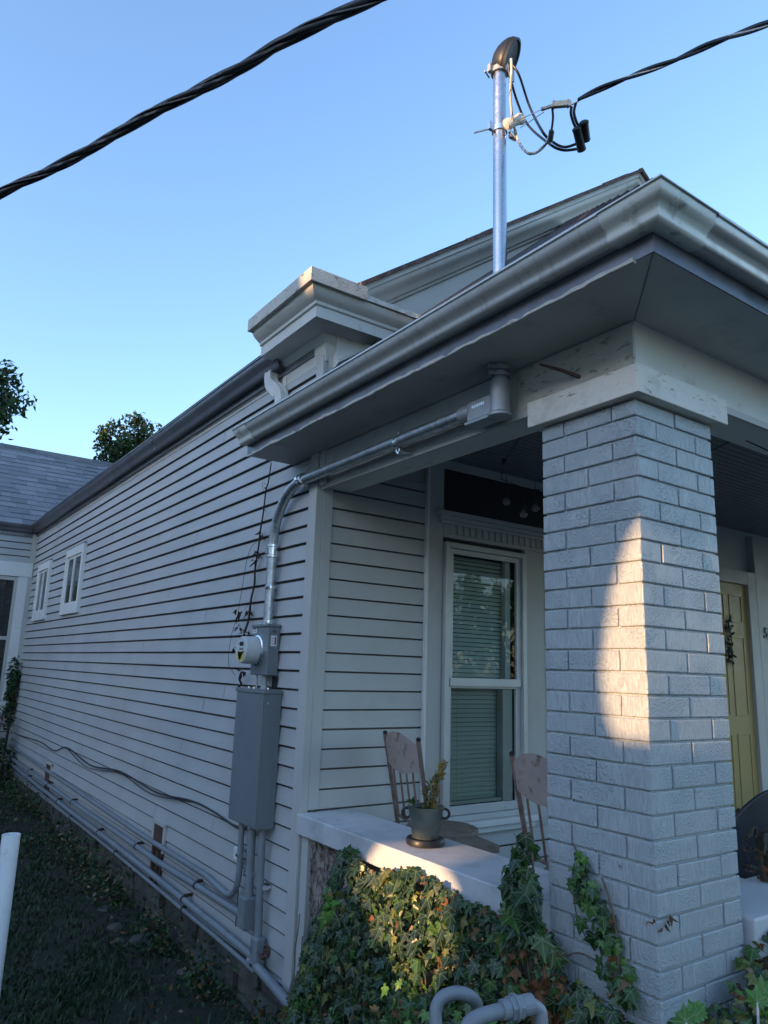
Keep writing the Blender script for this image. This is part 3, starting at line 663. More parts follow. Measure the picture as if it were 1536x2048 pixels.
# weatherhead: a hood leaning towards -Y / +X
def hood():
    b=MB(); secs=[]
    ax=V((.52,-.85,0)).normalized(); sd_=V((-ax.y,ax.x,0)); C0=V((MX,MY,4.262)); N=26
    def loop(c,h,w,tilt,egg=0):
        u=V((0,0,1))*math.cos(tilt)+ax*math.sin(tilt)
        return [c+u*h*math.cos(a)+sd_*w*math.sin(a)*(1-egg*math.cos(a+PI)*.5) for a in [2*PI*k/N for k in range(N)]]
    F=C0+ax*.050+V((0,0,-.022))
    for t,h,w in ((0,.086,.056),(.12,.090,.060),(.3,.086,.058),(.5,.075,.052),(.7,.060,.045),(.85,.043,.035),(.95,.024,.022),(1,.004,.004)):
        secs.append(loop(F-ax*.082*t+V((0,0,.012*math.sin(t*PI)-.004*t)),h,w,.42*(1-t*.6)))
    b.sections(secs); o=b.build('weatherhead',M['black'],mast,smooth=True,autosmooth=60)
    b=MB(); n_=(ax*math.cos(.42)-V((0,0,1))*math.sin(.42)); b.sections([loop(F+n_*d,.086*k,.056*k,.42) for d,k in ((.0005,.02),(.002,.6),(.004,.84),(.010,.88),(.010,1.0),(-.004,1.02))],closed=True,cap=False); b.build('cable_plate',M['dark'],o,smooth=True,autosmooth=40)
hood()
b=MB(); b.tube([(MX,MY,4.168),(MX,MY,4.192)],.038,20); b.box(MX-.055,MX-.034,MY+.0,MY+.02,4.165,4.20); b.box(MX+.03,MX+.05,MY-.04,MY-.025,4.13,4.19); b.tube([(MX-.06,MY+.03,4.175),(MX-.02,MY+.045,4.175)],.004,6); b.build('hub_clamp',M['castal'],mast,smooth=True)
# clamp with porcelain insulator
b=MB(); b.tube([(MX,MY,3.873),(MX,MY,3.897)],.0335,20)
b.box(MX-.062,MX-.03,MY-.004,MY+.010,3.866,3.905); b.box(MX+.022,MX+.055,MY-.045,MY-.030,3.84,3.87)
b.tube([(MX-.10,MY+.055,3.86),(MX-.03,MY+.01,3.89)],.004,8); b.tube([(MX+.02,MY-.04,3.865),(MX+.055,MY-.045,3.835)],.009,8); b.build('strap_clamp',M['zinc'],mast,smooth=True)
ia=V((MX-.012,MY-.058,3.872)); ib=V((MX+.045,MY-.082,3.912))
b=MB(); dI=(ib-ia).normalized(); L=(ib-ia).length
Mi=Matrix.Translation(ia)@dI.to_track_quat('Z','Y').to_matrix().to_4x4()@Matrix.Diagonal((.8,1.15,1,1))
b.lathe([(.008,-.012),(.020,-.008),(.023,.008),(.019,.022),(.019,L-.02),(.023,L-.006),(.020,L+.010),(.008,L+.014)],Mi,n=20); b.build('insulator',M['porcelain'],mast,smooth=True)
def at(px,py,dist):
    d=(RW@V((px-768,py-1024,1470.))).normalized(); return CAM+d*dist
D0=(V((MX,MY,4.0))-CAM).length
# conductors drooping from the weatherhead
WEDGE=at(1120,209,3.13)
def helix(mb,path,R0,rs,n,pitch,segs=6,c=None,ph0=0):
    L=0
    frames=[]; u=None
    for i,p in enumerate(path):
        t=(path[min(i+1,len(path)-1)]-path[max(i-1,0)]).normalized()
        if u is None: u=t.orthogonal().normalized()
        u=(u-u.dot(t)*t).normalized(); frames.append((p,u,t.cross(u)))
        if i: L+=(p-path[i-1]).length
        frames[-1]=(*frames[-1],L)
    for k in range(n):
        pts=[p+(u_*math.cos(2*PI*(l/pitch+k/n)+ph0)+w_*math.sin(2*PI*(l/pitch+k/n)+ph0))*R0 for p,u_,w_,l in frames]
        mb.tube(pts,rs[k] if isinstance(rs,list) else rs,segs,mi=0)
def fine(path,step=.02):
    out=[path[0]]
    for a,b_ in zip(path,path[1:]):
        n=max(1,int((b_-a).length/step))
        for i in range(1,n+1): out.append(a+(b_-a)*i/n)
    return out
c1=smooth_path([at(1016,128,D0-.07),at(1022,160,D0-.10),at(1035,205,D0-.08),at(1056,250,D0-.06),at(1095,285,3.18),at(1125,300,3.15),at(1162,297,3.13)],8)
c2=smooth_path([at(1020,124,D0-.07),at(1038,150,D0-.10),at(1058,210,D0-.07),at(1080,255,3.2),at(1098,278,3.17),at(1128,294,3.14),at(1165,283,3.12)],8)
b=MB(); b.tube(c1,.0052,8); b.tube(c2,.0052,8); b.build('black_conductor',M['rubber'],mast,smooth=True)
cw=smooth_path([at(1022,118,D0-.06),at(1023,145,D0-.10),at(1021,190,D0-.11),at(1025,235,D0-.12),at(1034,275,D0-.12),at(1050,302,3.2),at(1070,306,3.17),at(1090,290,3.14),at(1101,268,3.13)],8)
b=MB(); b.tube(cw,.0055,8); b.build('neutral_conductor',M['porcelain'],mast,smooth=True)
b=MB(); helix(b,fine(cw[14:],.008),.0042,.0022,1,.095,6); b.build('neutral_stripe',M['rubber'],mast,smooth=True)
# service drop
drop=thing('service_drop_cable','twisted black service cable running from the mast up to the right','cable',tuple(WEDGE))
pth=fine(smooth_path([at(1158,198,3.08),at(1200,178,3.03),at(1270,150,2.95),at(1350,120,2.85),at(1430,85,2.75),at(1500,60,2.66),at(1580,30,2.55),at(1750,-40,2.3)],6),.012)
b=MB(); helix(b,pth,.0050,.0056,2,.40,8); b.build('twisted_strands',M['rubber'],drop,smooth=True)
b=MB(); helix(b,[at(1137,208,3.10),at(1150,203,3.09)]+pth,.0052,.0034,1,.40,6,ph0=1.6); b.build('bare_neutral',M['alwire'],drop,smooth=True)
b=MB(); a_=at(1106,210,3.135); e_=at(1141,207,3.11); dv=(e_-a_); L=dv.length
Mw=Matrix.Translation(a_)@dv.to_track_quat('X','Z').to_matrix().to_4x4()
b.box(0,L,-.008,.008,-.011,.011,M=Mw); b.box(-.002,.006,-.010,.010,-.013,.013,M=Mw); b.box(L-.012,L-.006,-.010,.010,-.013,.013,M=Mw)
b.build('wedge_clamp',pm('weathered_aluminium',(.50,.42,.33),.5,metal=.3),drop,bevel=.002)
b=MB(); g0=at(1083,219,3.15); g1=at(1104,212,3.135); b.tube([g0,g1],.0065,8); b.tube([g0+V((0,0,.006)),g1+V((0,0,-.004))],.004,8)
b.tube([g0,at(1030,243,3.2)],.0018,6); b.tube([at(1088,224,3.15),at(1040,256,3.2)],.0018,6); b.build('bail_wire',M['alwire'],drop,smooth=True)
b=MB()
b.tube(smooth_path([at(1143,212,3.1),at(1142,228,3.1),at(1148,248,3.1),at(1156,262,3.1)],5),.005,8); b.tube(smooth_path([at(1152,205,3.09),at(1148,225,3.09),at(1154,246,3.09),at(1162,256,3.09)],5),.005,8)
b.tube(smooth_path([at(1104,212,3.13),at(1106,235,3.13),at(1103,262,3.13)],5),.0042,8)
b.tube([at(1102,258,3.13),at(1103,264,3.13),at(1100,285,3.13)],[.006,.011,.010],10)
b.build('tap_conductor',M['rubber'],drop,smooth=True)
def connector(p,q,r):
    b=MB(); p=V(p);q=V(q); d=q-p
    Mw=Matrix.Translation(p)@d.to_track_quat('Z','Y').to_matrix().to_4x4(); L=d.length
    b.lathe([(r*.55,-.004),(r,0),(r*1.05,.006),(r*.96,.01),(r*.96,L-.01),(r*1.05,L-.006),(r*.9,L),(r*.4,L+.003)],Mw,n=14); b.build('splice_connector',M['black'],drop,smooth=True)
connector(at(1168,243,3.08),at(1172,283,3.10),.0165); connector(at(1153,256,3.07),at(1164,302,3.09),.0165)
# overhead cable crossing the sky
oc=thing('overhead_cable','thick black twisted cable crossing the upper left sky','cable',tuple(at(370,192,3)))
ctl=[(-160,480,4.3),(0,388,3.95),(100,340,3.75),(200,287,3.55),(300,230,3.37),(400,178,3.2),(500,125,3.03),(560,88,2.95),(640,48,2.85),(740,0,2.7),(900,-80,2.5)]
pth=fine(smooth_path([at(*c) for c in ctl],5),.018)
b=MB(); helix(b,pth,.0095,.0112,3,.85,9); b.build('twisted_strands',M['rubber'],oc,smooth=True)
b=MB(); helix(b,pth,.0185,.0045,1,.85,6,ph0=.9); b.build('bare_neutral',M['rubber'],oc,smooth=True)
# conduit from mast base to the meter
CX,CZ=1.93,2.645
cond=thing('service_conduit','galvanised conduit strapped along the porch beam then bending down to the meter','conduit',(CX,3.0,CZ))
b=MB(); pth=bend_path([(CX,2.20,CZ+.012),(CX,3.62,CZ),(1.945,3.955,CZ-.01),(1.945,3.955,1.86)],.36,14); 
elb=[V((CX,2.20,CZ+.012)),V((CX,3.0,CZ+.006)),V((CX,3.56,CZ))]
for k in range(1,13):
    a=PI/2*k/12; elb.append(V((CX+.015*k/12,3.60+.355*math.sin(a),CZ-.34*(1-math.cos(a)))))
elb+= [V((1.945,3.955,2.2)),V((1.945,3.955,1.85))]
b.tube(elb,.0295,18); b.build('pipe',M['galv'],cond,smooth=True)
for (p,q,r) in (((CX,3.57,CZ),(CX,3.63,CZ-.004),.037),((1.945,3.955,2.235),(1.945,3.955,2.315),.036)):
    b=MB(); p=V(p);q=V(q); Mw=Matrix.Translation(p)@(q-p).to_track_quat('Z','Y').to_matrix().to_4x4(); L=(q-p).length
    b.lathe([(r-.004,0),(r+.003,.003),(r+.003,.014),(r-.002,.018),(r-.002,L-.018),(r+.003,L-.014),(r+.003,L-.003),(r-.004,L)],Mw,n=20)
    b.box(r,r+.012,-.008,.008,L*.3,L*.7,M=Mw); b.build('coupling',M['zinc'],cond,smooth=True)
b=MB(); b.tube([(1.945,3.955,2.05),(1.945,3.955,2.066)],.034,18); b.box(1.945,2.0,3.99,4.03,2.045,2.072); b.tube([(1.92,3.93,2.05),(1.91,3.92,2.066)],.012,10); b.build('strap',M['zinc'],cond,smooth=True)
b=MB(); b.tube([(CX,2.665,CZ),(CX,2.685,CZ)],.034,18); b.box(CX-.008,CX+.08,2.66,2.69,CZ+.028,CZ+.048); b.box(CX-.006,CX+.008,2.668,2.682,CZ+.03,CZ+.055); b.box(CX-.006,CX+.008,2.668,2.682,CZ-.055,CZ-.03);b.box(CX-.006,CX+.08,2.66,2.69,CZ-.045,CZ-.032); b.build('strap',M['zinc'],cond,smooth=True)
# conduit body (LB)
b=MB(); b.tube([(MX,MY-.0,2.60),(MX,MY-.0,2.742)],.040,20); b.box(MX-.030,MX+.032,MY+.0,MY+.165,2.60,2.685); lb=b.build('conduit_body',M['castal'],cond,smooth=True,bevel=.006)
b=MB(); b.box(MX-.036,MX+.036,MY+.035,MY+.172,2.588,2.600); b.tube([(MX,MY,2.588),(MX,MY,2.600)],.047,22); b.build('cover_plate',M['castal'],lb,bevel=.002)
b=MB(); b.tube([(CX,2.155,CZ+.008),(CX,2.225,CZ+.008)],.036,18); b.tube([(MX,MY,2.742),(MX,MY,2.80)],.030,16); b.tube([(MX,MY,2.752),(MX,MY,2.766)],.042,12); b.tube([(MX,MY,2.776),(MX,MY,2.797)],.047,8); b.box(MX-.055,MX-.035,MY-.01,MY+.008,2.752,2.766); b.box(MX-.06,MX-.04,MY-.01,MY+.008,2.78,2.795); b.build('hub_fitting',M['castal'],cond,smooth=True)
b=MB()
for i,t in enumerate("IIIIIII"): b.box(MX-.0312,MX-.0302,MY+.06+i*.011,MY+.067+i*.011,2.652,2.664)
b.build('embossed_mark',M['zinc'],lb)
# meter socket
met=thing('electric_meter','grey meter socket box with round electric meter and small labels','electric meter',(1.98,3.97,1.69))
b=MB(); b.box(1.908,1.982,3.865,4.078,1.55,1.825); mb_=b.build('meter_box',M['box'],met,bevel=.006,seg=3)
b=MB(); b.box(1.900,1.982,3.860,4.083,1.825,1.84); b.box(1.9045,1.9085,3.872,4.07,1.556,1.56); b.build('box_lid',M['box'],mb_,bevel=.002)
b=MB(); Mm=Matrix.Translation((1.908,3.985,1.69))@Matrix.Rotation(-PI/2,4,'Y')
b.lathe([(.088,0),(.088,.014),(.080,.018),(.080,.026)],Mm,n=40); b.build('sealing_ring',M['zinc'],met,smooth=True)
b=MB(); b.lathe([(.079,.02),(.0785,.085),(.0765,.094),(.0765,.104),(.072,.109),(.0,.109)],Mm,n=40); me_=b.build('meter_cover',M['meter'],met,smooth=True,autosmooth=30)
FXm=1.908-.1095
b=MB(); b.box(FXm-.0015,FXm,3.955,4.005,1.712,1.735); b.build('display',M['black'],me_)
b=MB(); b.box(FXm-.001,FXm,4.018,4.026,1.722,1.73); 
for i in range(4): b.box(FXm-.001,FXm,3.955+i*.015,3.963+i*.015,1.690,1.700-(i%2)*.004)
for i in range(5): b.box(FXm-.0018,FXm-.001,3.96,4.01-.004*(i%2),1.675-i*.009,1.6775-i*.009)
b.build('printed_mark',M['black'],me_)
b=MB(); b.add([(FXm-.0008,3.985+.06*math.cos(a),1.69+.066*math.sin(a)) for a in [PI*(1.12+.76*k/12) for k in range(13)]]+[(FXm-.0008,4.03,1.683),(FXm-.0008,3.94,1.683)][::-1],[tuple(range(15))]); b.build('yellow_label',M['label_y'],me_,recalc=False)
b=MB(); b.box(1.925,1.962,3.8632,3.8652,1.715,1.775); b.box(1.9062,1.9082,4.02,4.07,1.79,1.818); b.build('white_label',M['label_w'],met)
b=MB(); b.box(1.948,1.957,3.8622,3.8632,1.722,1.768); b.box(1.9052,1.9062,4.03,4.07,1.812,1.818); b.build('red_label',M['label_r'],met)
b=MB(); b.box(1.9052,1.9062,4.036,4.042,1.795,1.808); b.box(1.9052,1.9062,4.052,4.062,1.797,1.801)
for i in range(3): b.box(1.928,1.942,3.8622,3.8632,1.728+i*.014,1.731+i*.014)
b.box(1.935,1.955,3.8632,3.8648,1.80,1.803); b.box(1.932,1.958,3.8632,3.8648,1.794,1.797)
b.build('printed_text',M['black'],met)
b=MB(); b.tube([(1.945,3.955,1.836),(1.945,3.955,1.866)],.033,18); b.box(1.905,1.93,3.90,3.915,1.838,1.848); b.box(1.905,1.925,3.995,4.01,1.838,1.846); b.build('hub_fitting',M['zinc'],met,smooth=True)
b=MB(); b.tube([(1.945,3.95,1.47),(1.945,3.95,1.55)],.014,12); b.tube([(1.945,3.95,1.474),(1.945,3.95,1.495)],.024,12); b.tube([(1.945,3.95,1.53),(1.945,3.95,1.55)],.02,12); b.tube([(1.935,4.03,1.47),(1.933,4.03,1.55)],.006,8); b.build('nipple',M['castal'],met,smooth=True)
b=MB(); b.box(1.981,1.9835,3.86,3.93,1.48,1.545); b.build('caulk_stain',M['dark'],met)
# disconnect cabinet
dc=thing('breaker_cabinet','tall grey steel breaker cabinet mounted below the meter','electrical cabinet',(1.98,3.98,1.1))
b=MB(); b.box(1.880,1.982,3.80,4.17,.742,1.452); b.build('cabinet_body',M['box'],dc,bevel=.004,seg=3)
b=MB(); b.box(1.868,1.982,3.793,4.177,1.452,1.474); b.build('rain_lid',M['box'],dc,bevel=.002)
b=MB(); b.box(1.874,1.880,3.806,4.164,.750,1.45); b.box(1.8775,1.95,3.7975,3.8005,.75,1.45); b.build('front_cover',M['box'],dc,bevel=.002)
b=MB(); b.tube([(1.8975,3.7975,1.40),(1.8975,3.794,1.40)],.007,10); b.tube([(1.88,3.90,.736),(1.88,3.90,.748)],.010,10); b.tube([(1.91,3.83,1.474),(1.91,3.83,1.484)],.008,8); b.tube([(1.90,3.99,1.474),(1.90,3.99,1.484)],.008,8); b.tube([(1.90,4.06,1.474),(1.90,4.06,1.484)],.008,8); b.build('screw',M['zinc'],dc,smooth=True)
b=MB(); b.tube([(1.935,3.7985,.85),(1.935,3.7965,.85)],.022,20);b.tube([(1.935,3.7985,.85),(1.935,3.7955,.85)],.014,20); b.build('knockout',M['box'],dc)
# three risers out of the cabinet
def riser(name,label,pts,r,strapz,bendr=.1,bend=None):
    t=thing(name,label,'conduit',tuple(pts[0]),group='grey conduits dropping from the cabinet')
    b=MB(); b.tube(bend_path(pts,bendr,8) if len(pts)>2 else pts,r,14); b.build('pipe',M['pipe'],t,smooth=True)
    b=MB(); p=pts[0]; b.tube([(p[0],p[1],strapz),(p[0],p[1],strapz+.02)],r+.004,14); b.box(p[0]+.0,1.99,p[1]-.05,p[1]-.0,strapz,strapz+.02); b.tube([(p[0]-r-.004,p[1]-.01,strapz+.01),(p[0]-r-.010,p[1]-.012,strapz+.01)],.007,8); b.build('strap',M['zinc'],t,smooth=True)
    return t
riser('riser_conduit','leftmost grey riser below the cabinet curving into a long low pipe',[(1.94,4.115,.75),(1.94,4.10,.30),(1.95,4.6,.335),(1.955,6.0,.33),(1.955,11.9,.40)],.0175,.545,.16)
t=riser('riser_conduit','middle grey riser below the cabinet ending in a small box',[(1.94,3.985,.75),(1.94,3.965,.37)],.024,.475)
b=MB(); b.box(1.90,1.975,3.915,4.01,.215,.375); b.build('pull_box',M['pipe'],t,bevel=.006); b=MB(); b.box(1.895,1.90,3.918,4.006,.22,.37); b.tube([(1.896,3.96,.25),(1.892,3.96,.25)],.018,16); b.build('cover_plate',M['pipe'],t,bevel=.002)
t=riser('riser_conduit','rightmost grey riser below the cabinet dropping to an elbow fitting',[(1.94,3.855,.75),(1.94,3.825,.21)],.0205,.44)
b=MB(); b.box(1.91,1.97,3.785,3.86,.06,.215); b.box(1.91,1.97,3.80,3.90,.045,.10); b.build('elbow_fitting',M['pipe'],t,bevel=.014,seg=4)
def longpipe(name,label,pts,r,mat='pipe'):
    t=thing(name,label,'pipe',tuple(pts[0]),group='pipes running along the bottom of the side wall')
    P=[V(p) for p in pts]; pp=fine(P,.5); pp=[p+V((0,0,.006*noise.noise(p*1.3))) for p in pp]
    b=MB(); b.tube(pp,r,12); b.build('pipe',M[mat],t,smooth=True)
    y=P[0].y+.9
    rr=random.Random(int(P[0].z*1000))
    while y<P[-1].y-.3:
        k=(y-P[0].y)/(P[-1].y-P[0].y); p=min(pp,key=lambda q:abs(q.y-y)); y=p.y; b=MB(); b.tube([p,p+V((0,.022,0))],r+.003,12); b.box(p.x,2.0,y,y+.02,p.z+r-.004,p.z+r+.012); b.build('clip',M['drystem'],t); y+=rr.uniform(1.1,1.9)
longpipe('wall_pipe','pale grey pipe, upper one of the thick pair, ending at the small pull box',[(1.945,4.01,.262),(1.945,5.4,.235),(1.945,8,.235),(1.945,11.9,.26)],.021)
longpipe('wall_pipe','dark grey pipe, lower one of the thick pair, ending at the elbow fitting',[(1.94,3.85,.105),(1.94,5.4,.135),(1.94,8,.15),(1.945,11.9,.19)],.021)
longpipe('wall_pipe','lowest thin pipe hugging the foundation edge',[(1.945,3.9,.045),(1.945,5.4,.072),(1.945,8,.095),(1.95,11.9,.13)],.013)
longpipe('wall_pipe','short grey pipe leaving the elbow fitting toward the ivy',[(1.93,3.80,.085),(1.91,3.3,.03),(1.90,2.6,-.02)],.024)
# hose bib
t=thing('hose_tap','rusty garden tap near the foot of the corner board','tap',(1.95,3.70,.20))
b=MB(); b.tube(smooth_path([(1.97,3.79,.13),(1.93,3.76,.14),(1.91,3.70,.155),(1.915,3.66,.18)],5),.009,8); b.tube([(1.915,3.665,.175),(1.915,3.655,.195)],.013,8); b.build('valve',M['rust'],t,smooth=True)
b=MB(); c_=V((1.905,3.65,.20)); b.tube([c_+V((.0,math.cos(a),math.sin(a)))*.026 for a in [2*PI*k/14 for k in range(14)]],.007,6,closed=True); b.tube([c_+V((0,-.026,0)),c_+V((0,.026,0))],.006,6); b.build('handle',M['rust'],t,smooth=True)
# small white junction box
t=thing('junction_box','small white plastic cable box beside the leftmost riser','junction box',(1.98,4.18,.52))
b=MB(); b.box(1.955,1.986,4.135,4.225,.505,.575); b.box(1.949,1.955,4.138,4.222,.508,.572); b.build('box',M['white'],t,bevel=.004)
b=MB(); b.tube(smooth_path([(1.97,4.17,.575),(1.965,4.14,.60),(1.975,4.11,.60),(1.98,4.08,.57)],5),.003,6); b.tube(smooth_path([(1.97,4.17,.505),(1.972,4.17,.35),(1.975,4.18,.16)],5),.0032,6); b.build('lead_wire',M['rust'],t)
# black communication cable sagging along the wall
b=MB(); b.tube(fine(smooth_path([(1.965,4.08,.735),(1.96,4.10,.695),(1.96,4.22,.675),(1.972,4.6,.70),(1.975,5.0,.705),(1.97,5.7,.66),(1.973,6.65,.69),(1.97,7.6,.63),(1.973,8.6,.69),(1.973,9.2,.60),(1.973,10,.62),(1.975,11.6,.57)],6),.2),.006,8)
b.tube(fine(smooth_path([(1.972,5.0,.70),(1.965,5.8,.635),(1.972,6.65,.675),(1.965,7.7,.60),(1.973,8.6,.68)],6),.2),.004,6)
tag(b.build('wall_cable',M['rubber'],smooth=True),'thin black cable sagging along the side siding','cable')
# rusty vent opening
t=thing('crawl_vent','rusted broken vent frame low on the side wall','vent',(1.98,5.55,.35))
b=MB(); b.box(1.968,1.99,5.44,5.47,.28,.46); b.box(1.968,1.99,5.67,5.70,.28,.46); b.box(1.968,1.99,5.44,5.70,.45,.48); b.build('frame',M['siding_front'],t,bevel=.003)
b=MB(); b.box(1.975,1.983,5.47,5.67,.1,.45); b.box(1.955,1.975,5.5,5.52,.06,.30); b.box(1.955,1.975,5.60,5.63,.03,.34); b.build('grille',M['rust'],t)
t=thing('crawl_vent','small far vent low on the side wall near the rear corner','vent',(1.98,9.4,.35))
b=MB(); b.box(1.968,1.99,9.2,9.24,.28,.44); b.box(1.968,1.99,9.5,9.54,.28,.44); b.box(1.968,1.99,9.2,9.54,.43,.46); b.build('frame',M['siding_front'],t)
b=MB(); b.box(1.975,1.983,9.24,9.5,.1,.43); b.build('grille',M['rust'],t)
# rod stub at the pillar top
t=MB(); t.tube([(2.01,1.66,2.665),(1.95,1.70,2.69),(1.90,1.76,2.72)],[.008,.007,.004],8); tag(t.build('broken_rod',M['rust']),'short rusty rod sticking out of the beam above the pillar','rod')

# ---------------------------------------------------------------- dead vine on the wall
def curled(mb,P,size,kind='brown'):
    d=V((random.uniform(-.6,.6),random.uniform(-.6,.6),-1)).normalized(); n=rnd3().normalized(); c=green(kind)
    for k in range(2): simple_leaf(mb,P+rnd3()*size*.08,(n+rnd3()*.5),d+rnd3()*.25,size*random.uniform(.6,1),size*random.uniform(.25,.5),c,bend=random.uniform(.2,.9))
vine=thing('dead_vine','dry dead vine hanging from the porch eave beside the conduit','vine',(1.96,4.2,1.5))
mp=[(1.962,4.09,2.86),(1.965,4.12,2.74),(1.962,4.14,2.69),(1.966,4.165,2.55),(1.96,4.175,2.45),(1.966,4.20,2.34),(1.96,4.215,2.2),(1.967,4.225,2.1),(1.96,4.245,2.0),(1.965,4.27,1.88),(1.95,4.29,1.80)]
b=MB(); b.tube(smooth_path(mp,5),[.003]*1+[.004+.0035*i/50 for i in range(50)],6); 
b.tube(smooth_path([(1.95,4.29,1.56),(1.945,4.30,1.52),(1.96,4.30,1.49),(1.955,4.33,1.47)],5),.007,6)
b.tube(smooth_path([(1.955,4.17,2.38),(1.93,4.26,2.30),(1.93,4.33,2.05),(1.93,4.37,1.90),(1.94,4.46,1.78),(1.93,4.45,1.62),(1.94,4.36,1.54)],6),.0016,5)
b.tube(smooth_path([(1.962,4.13,2.72),(1.95,4.17,2.74),(1.955,4.16,2.68),(1.96,4.13,2.66)],5),.0013,5)
b.tube([(1.96,4.28,1.97),(1.95,4.32,1.94)],.001,4)
b.build('stem',M['drystem'],vine,smooth=True)
b=MB()
for p,s_,n_ in (((1.955,4.20,2.30),.05,4),((1.94,4.35,1.84),.05,3),((1.95,4.26,1.93),.05,4),((1.95,4.17,2.42),.05,3),((1.95,4.21,2.24),.045,3),((1.935,4.38,1.93),.06,4),((1.94,4.41,1.70),.05,2),((1.95,4.28,1.80),.05,3),((1.95,4.14,2.70),.025,2),((1.94,4.27,1.56),.05,3),((1.96,4.13,2.58),.02,2),((1.95,4.32,1.94),.03,1)):
    for i in range(n_): curled(b,V(p)+rnd3()*.008,s_*random.uniform(.7,1.1),'darkbrown')
for k in b.c: b.c[k]=(.035,.018,.012)
b.build('dry_leaves',M['dry'],vine,recalc=False)

# ---------------------------------------------------------------- ivy
def ivy_patch(name,label,gen,n,parent_loc,kinds,size=(.045,.085),stems=None,dead=()):
    t=thing(name,label,'ivy',parent_loc)
    b=MB(); d=MB()
    for i in range(n):
        r=gen()
        if r is None: continue
        P,N=r; k=random.random(); acc=0; kk='dark'
        for kn,pr in kinds(P).items():
            acc+=pr
            if k<acc: kk=kn; break
        nn=(N+rnd3()*.5).normalized(); s=(size[0]+(size[1]-size[0])*random.random()**1.4)*(1.45 if random.random()<.015 else 1)*(0.8 if kk=='bright' else 1)
        if kk in ('brown','tan'): ivy_leaf(d,P,(N+rnd3()*.9).normalized(),V((random.uniform(-.6,.6),random.uniform(-.6,.6),-1)),s*.75,green(kk),curl=.8)
        else: ivy_leaf(b,P,nn,V((random.uniform(-.45,.45),random.uniform(-.45,.45),-1)),s,green(kk),curl=random.uniform(-.1,.6))
    b.build('leaves',M['ivy'],t,recalc=False)
    if d.f: d.build('dead_leaves',M['dry'],t,recalc=False)
    if stems: stems(t)
    return t
# outline (top edge) of the ivy on the knee wall, Y -> z
TOP=[(1.50,.66),(1.70,.72),(1.84,.86),(1.92,.83),(2.0,.80),(2.2,.815),(2.42,.845),(2.65,.80),(2.72,.76),(2.85,.79),(2.96,.835),(3.03,.78),(3.10,.62),(3.18,.50),(3.28,.32),(3.38,.12),(3.5,-.1),(3.7,-.3)]
def topz(y):
    if y<TOP[0][0]: return TOP[0][1]
    for (a,za),(c,zc) in zip(TOP,TOP[1:]):
        if a<=y<=c: return za+(zc-za)*(y-a)/(c-a)
    return -.3
def gen_wall():
    y=random.uniform(1.45,3.62); zt=topz(y)+.02*noise.noise(V((y*9,1,1)))
    z=zt-abs(random.random())**1.15*(zt+.25)
    g2=noise.noise(V((y*8,z*8,11))); 
    if g2<-.22 and random.random()<.7: return None
    depth=min(1,(zt-z)/.5); bulge=.03+.17*depth*(.55+.9*max(0,noise.noise(V((y*2.1,z*2.1,4)))+.3))
    x=1.945-bulge*random.uniform(.35,1.0)-.05*max(0,g2)
    N=V((-1,-.35,.25+.3*(1-depth))); return V((x,y,z)),N
def kinds_wall(P):
    g=noise.noise(V((P.y*3,P.z*3,7)))
    q={}
    br=.025+.8*max(0,1-abs(P.y-1.80)/.16)*max(0,1-abs(P.z-.58)/.22)*1.4
    if P.y<2.35: br+=.05
    q['brown']=br
    q['tan']=.02+br*.1; q['yellow']=.07
    q['bright']=.02+(.35 if P.z<.5 and P.y<2.6 else 0)*max(0,.5+g)+(.10 if P.z<.2 else 0)+(.8 if (abs(P.y-2.98)<.07 and abs(P.z-.60)<.06) else 0)
    q['mid']=.13+.3*max(0,g)
    q['dark']=1
    return q
def wall_stems(t):
    b=MB()
    for i in range(40):
        y=random.uniform(1.6,3.4); z0=-.1; z1=topz(y)-.05; x=1.90
        p=[]; yy=y
        for k in range(8):
            z=z0+(z1-z0)*k/7; yy+=random.uniform(-.04,.04); p.append((1.93-.15*(1-k/7)*random.uniform(.5,1),yy,z))
        b.tube(smooth_path(p,3),.003,5)
    b.tube(smooth_path([(1.76,2.62,.34),(1.74,2.66,.2),(1.73,2.70,.0),(1.75,2.72,-.2)],5),.0035,5)
    b.build('stem',M['stem'],t)
ivy_patch('wall_ivy','dense dark green ivy covering the low porch wall under the coping',gen_wall,7600,(1.9,2.6,-.2),kinds_wall,size=(.026,.060),stems=wall_stems)
# backing mass so the wall does not show through low down
# tangle of bare tendrils left of the ivy
b=MB()
for i in range(130):
    y=random.uniform(3.12,3.44); z=random.uniform(.15,.76); p=V((2.012,y,z)); pts=[p]
    for k in range(5): p=p+V((random.uniform(-.004,.003),random.uniform(-.03,.03),random.uniform(-.05,.03))); pts.append(p.copy())
    b.tube(pts,.0012,4)
tag(b.build('bare_tendrils',M['rust']),'bare reddish brown tendrils stuck to the wall between trim and ivy','vine')
# ivy tower by pillar's rear edge, over the coping end
def gen_tower():
    z=.78+random.random()**1.3*.30; w=.10*(1.08-z)/.3+.035; y=1.885+random.uniform(-w,w)*.8; x=1.935-random.uniform(0,.05)
    return V((x,y,z)),V((-1,-.3,.35))
def tower_stems(t):
    b=MB(); b.tube(smooth_path([(1.93,1.86,.70),(1.925,1.865,.85),(1.93,1.85,.95),(1.935,1.855,1.03)],5),.0045,6); b.tube(smooth_path([(1.92,1.90,.70),(1.92,1.88,.82),(1.93,1.86,.93)],5),.003,6); b.build('stem',M['stem'],t)
ivy_patch('climbing_ivy','ivy sprig climbing where the coping meets the pillar',gen_tower,75,(1.93,1.87,.7),lambda P:{'brown':.06,'mid':.35,'dark':1},size=(.035,.075),stems=tower_stems)
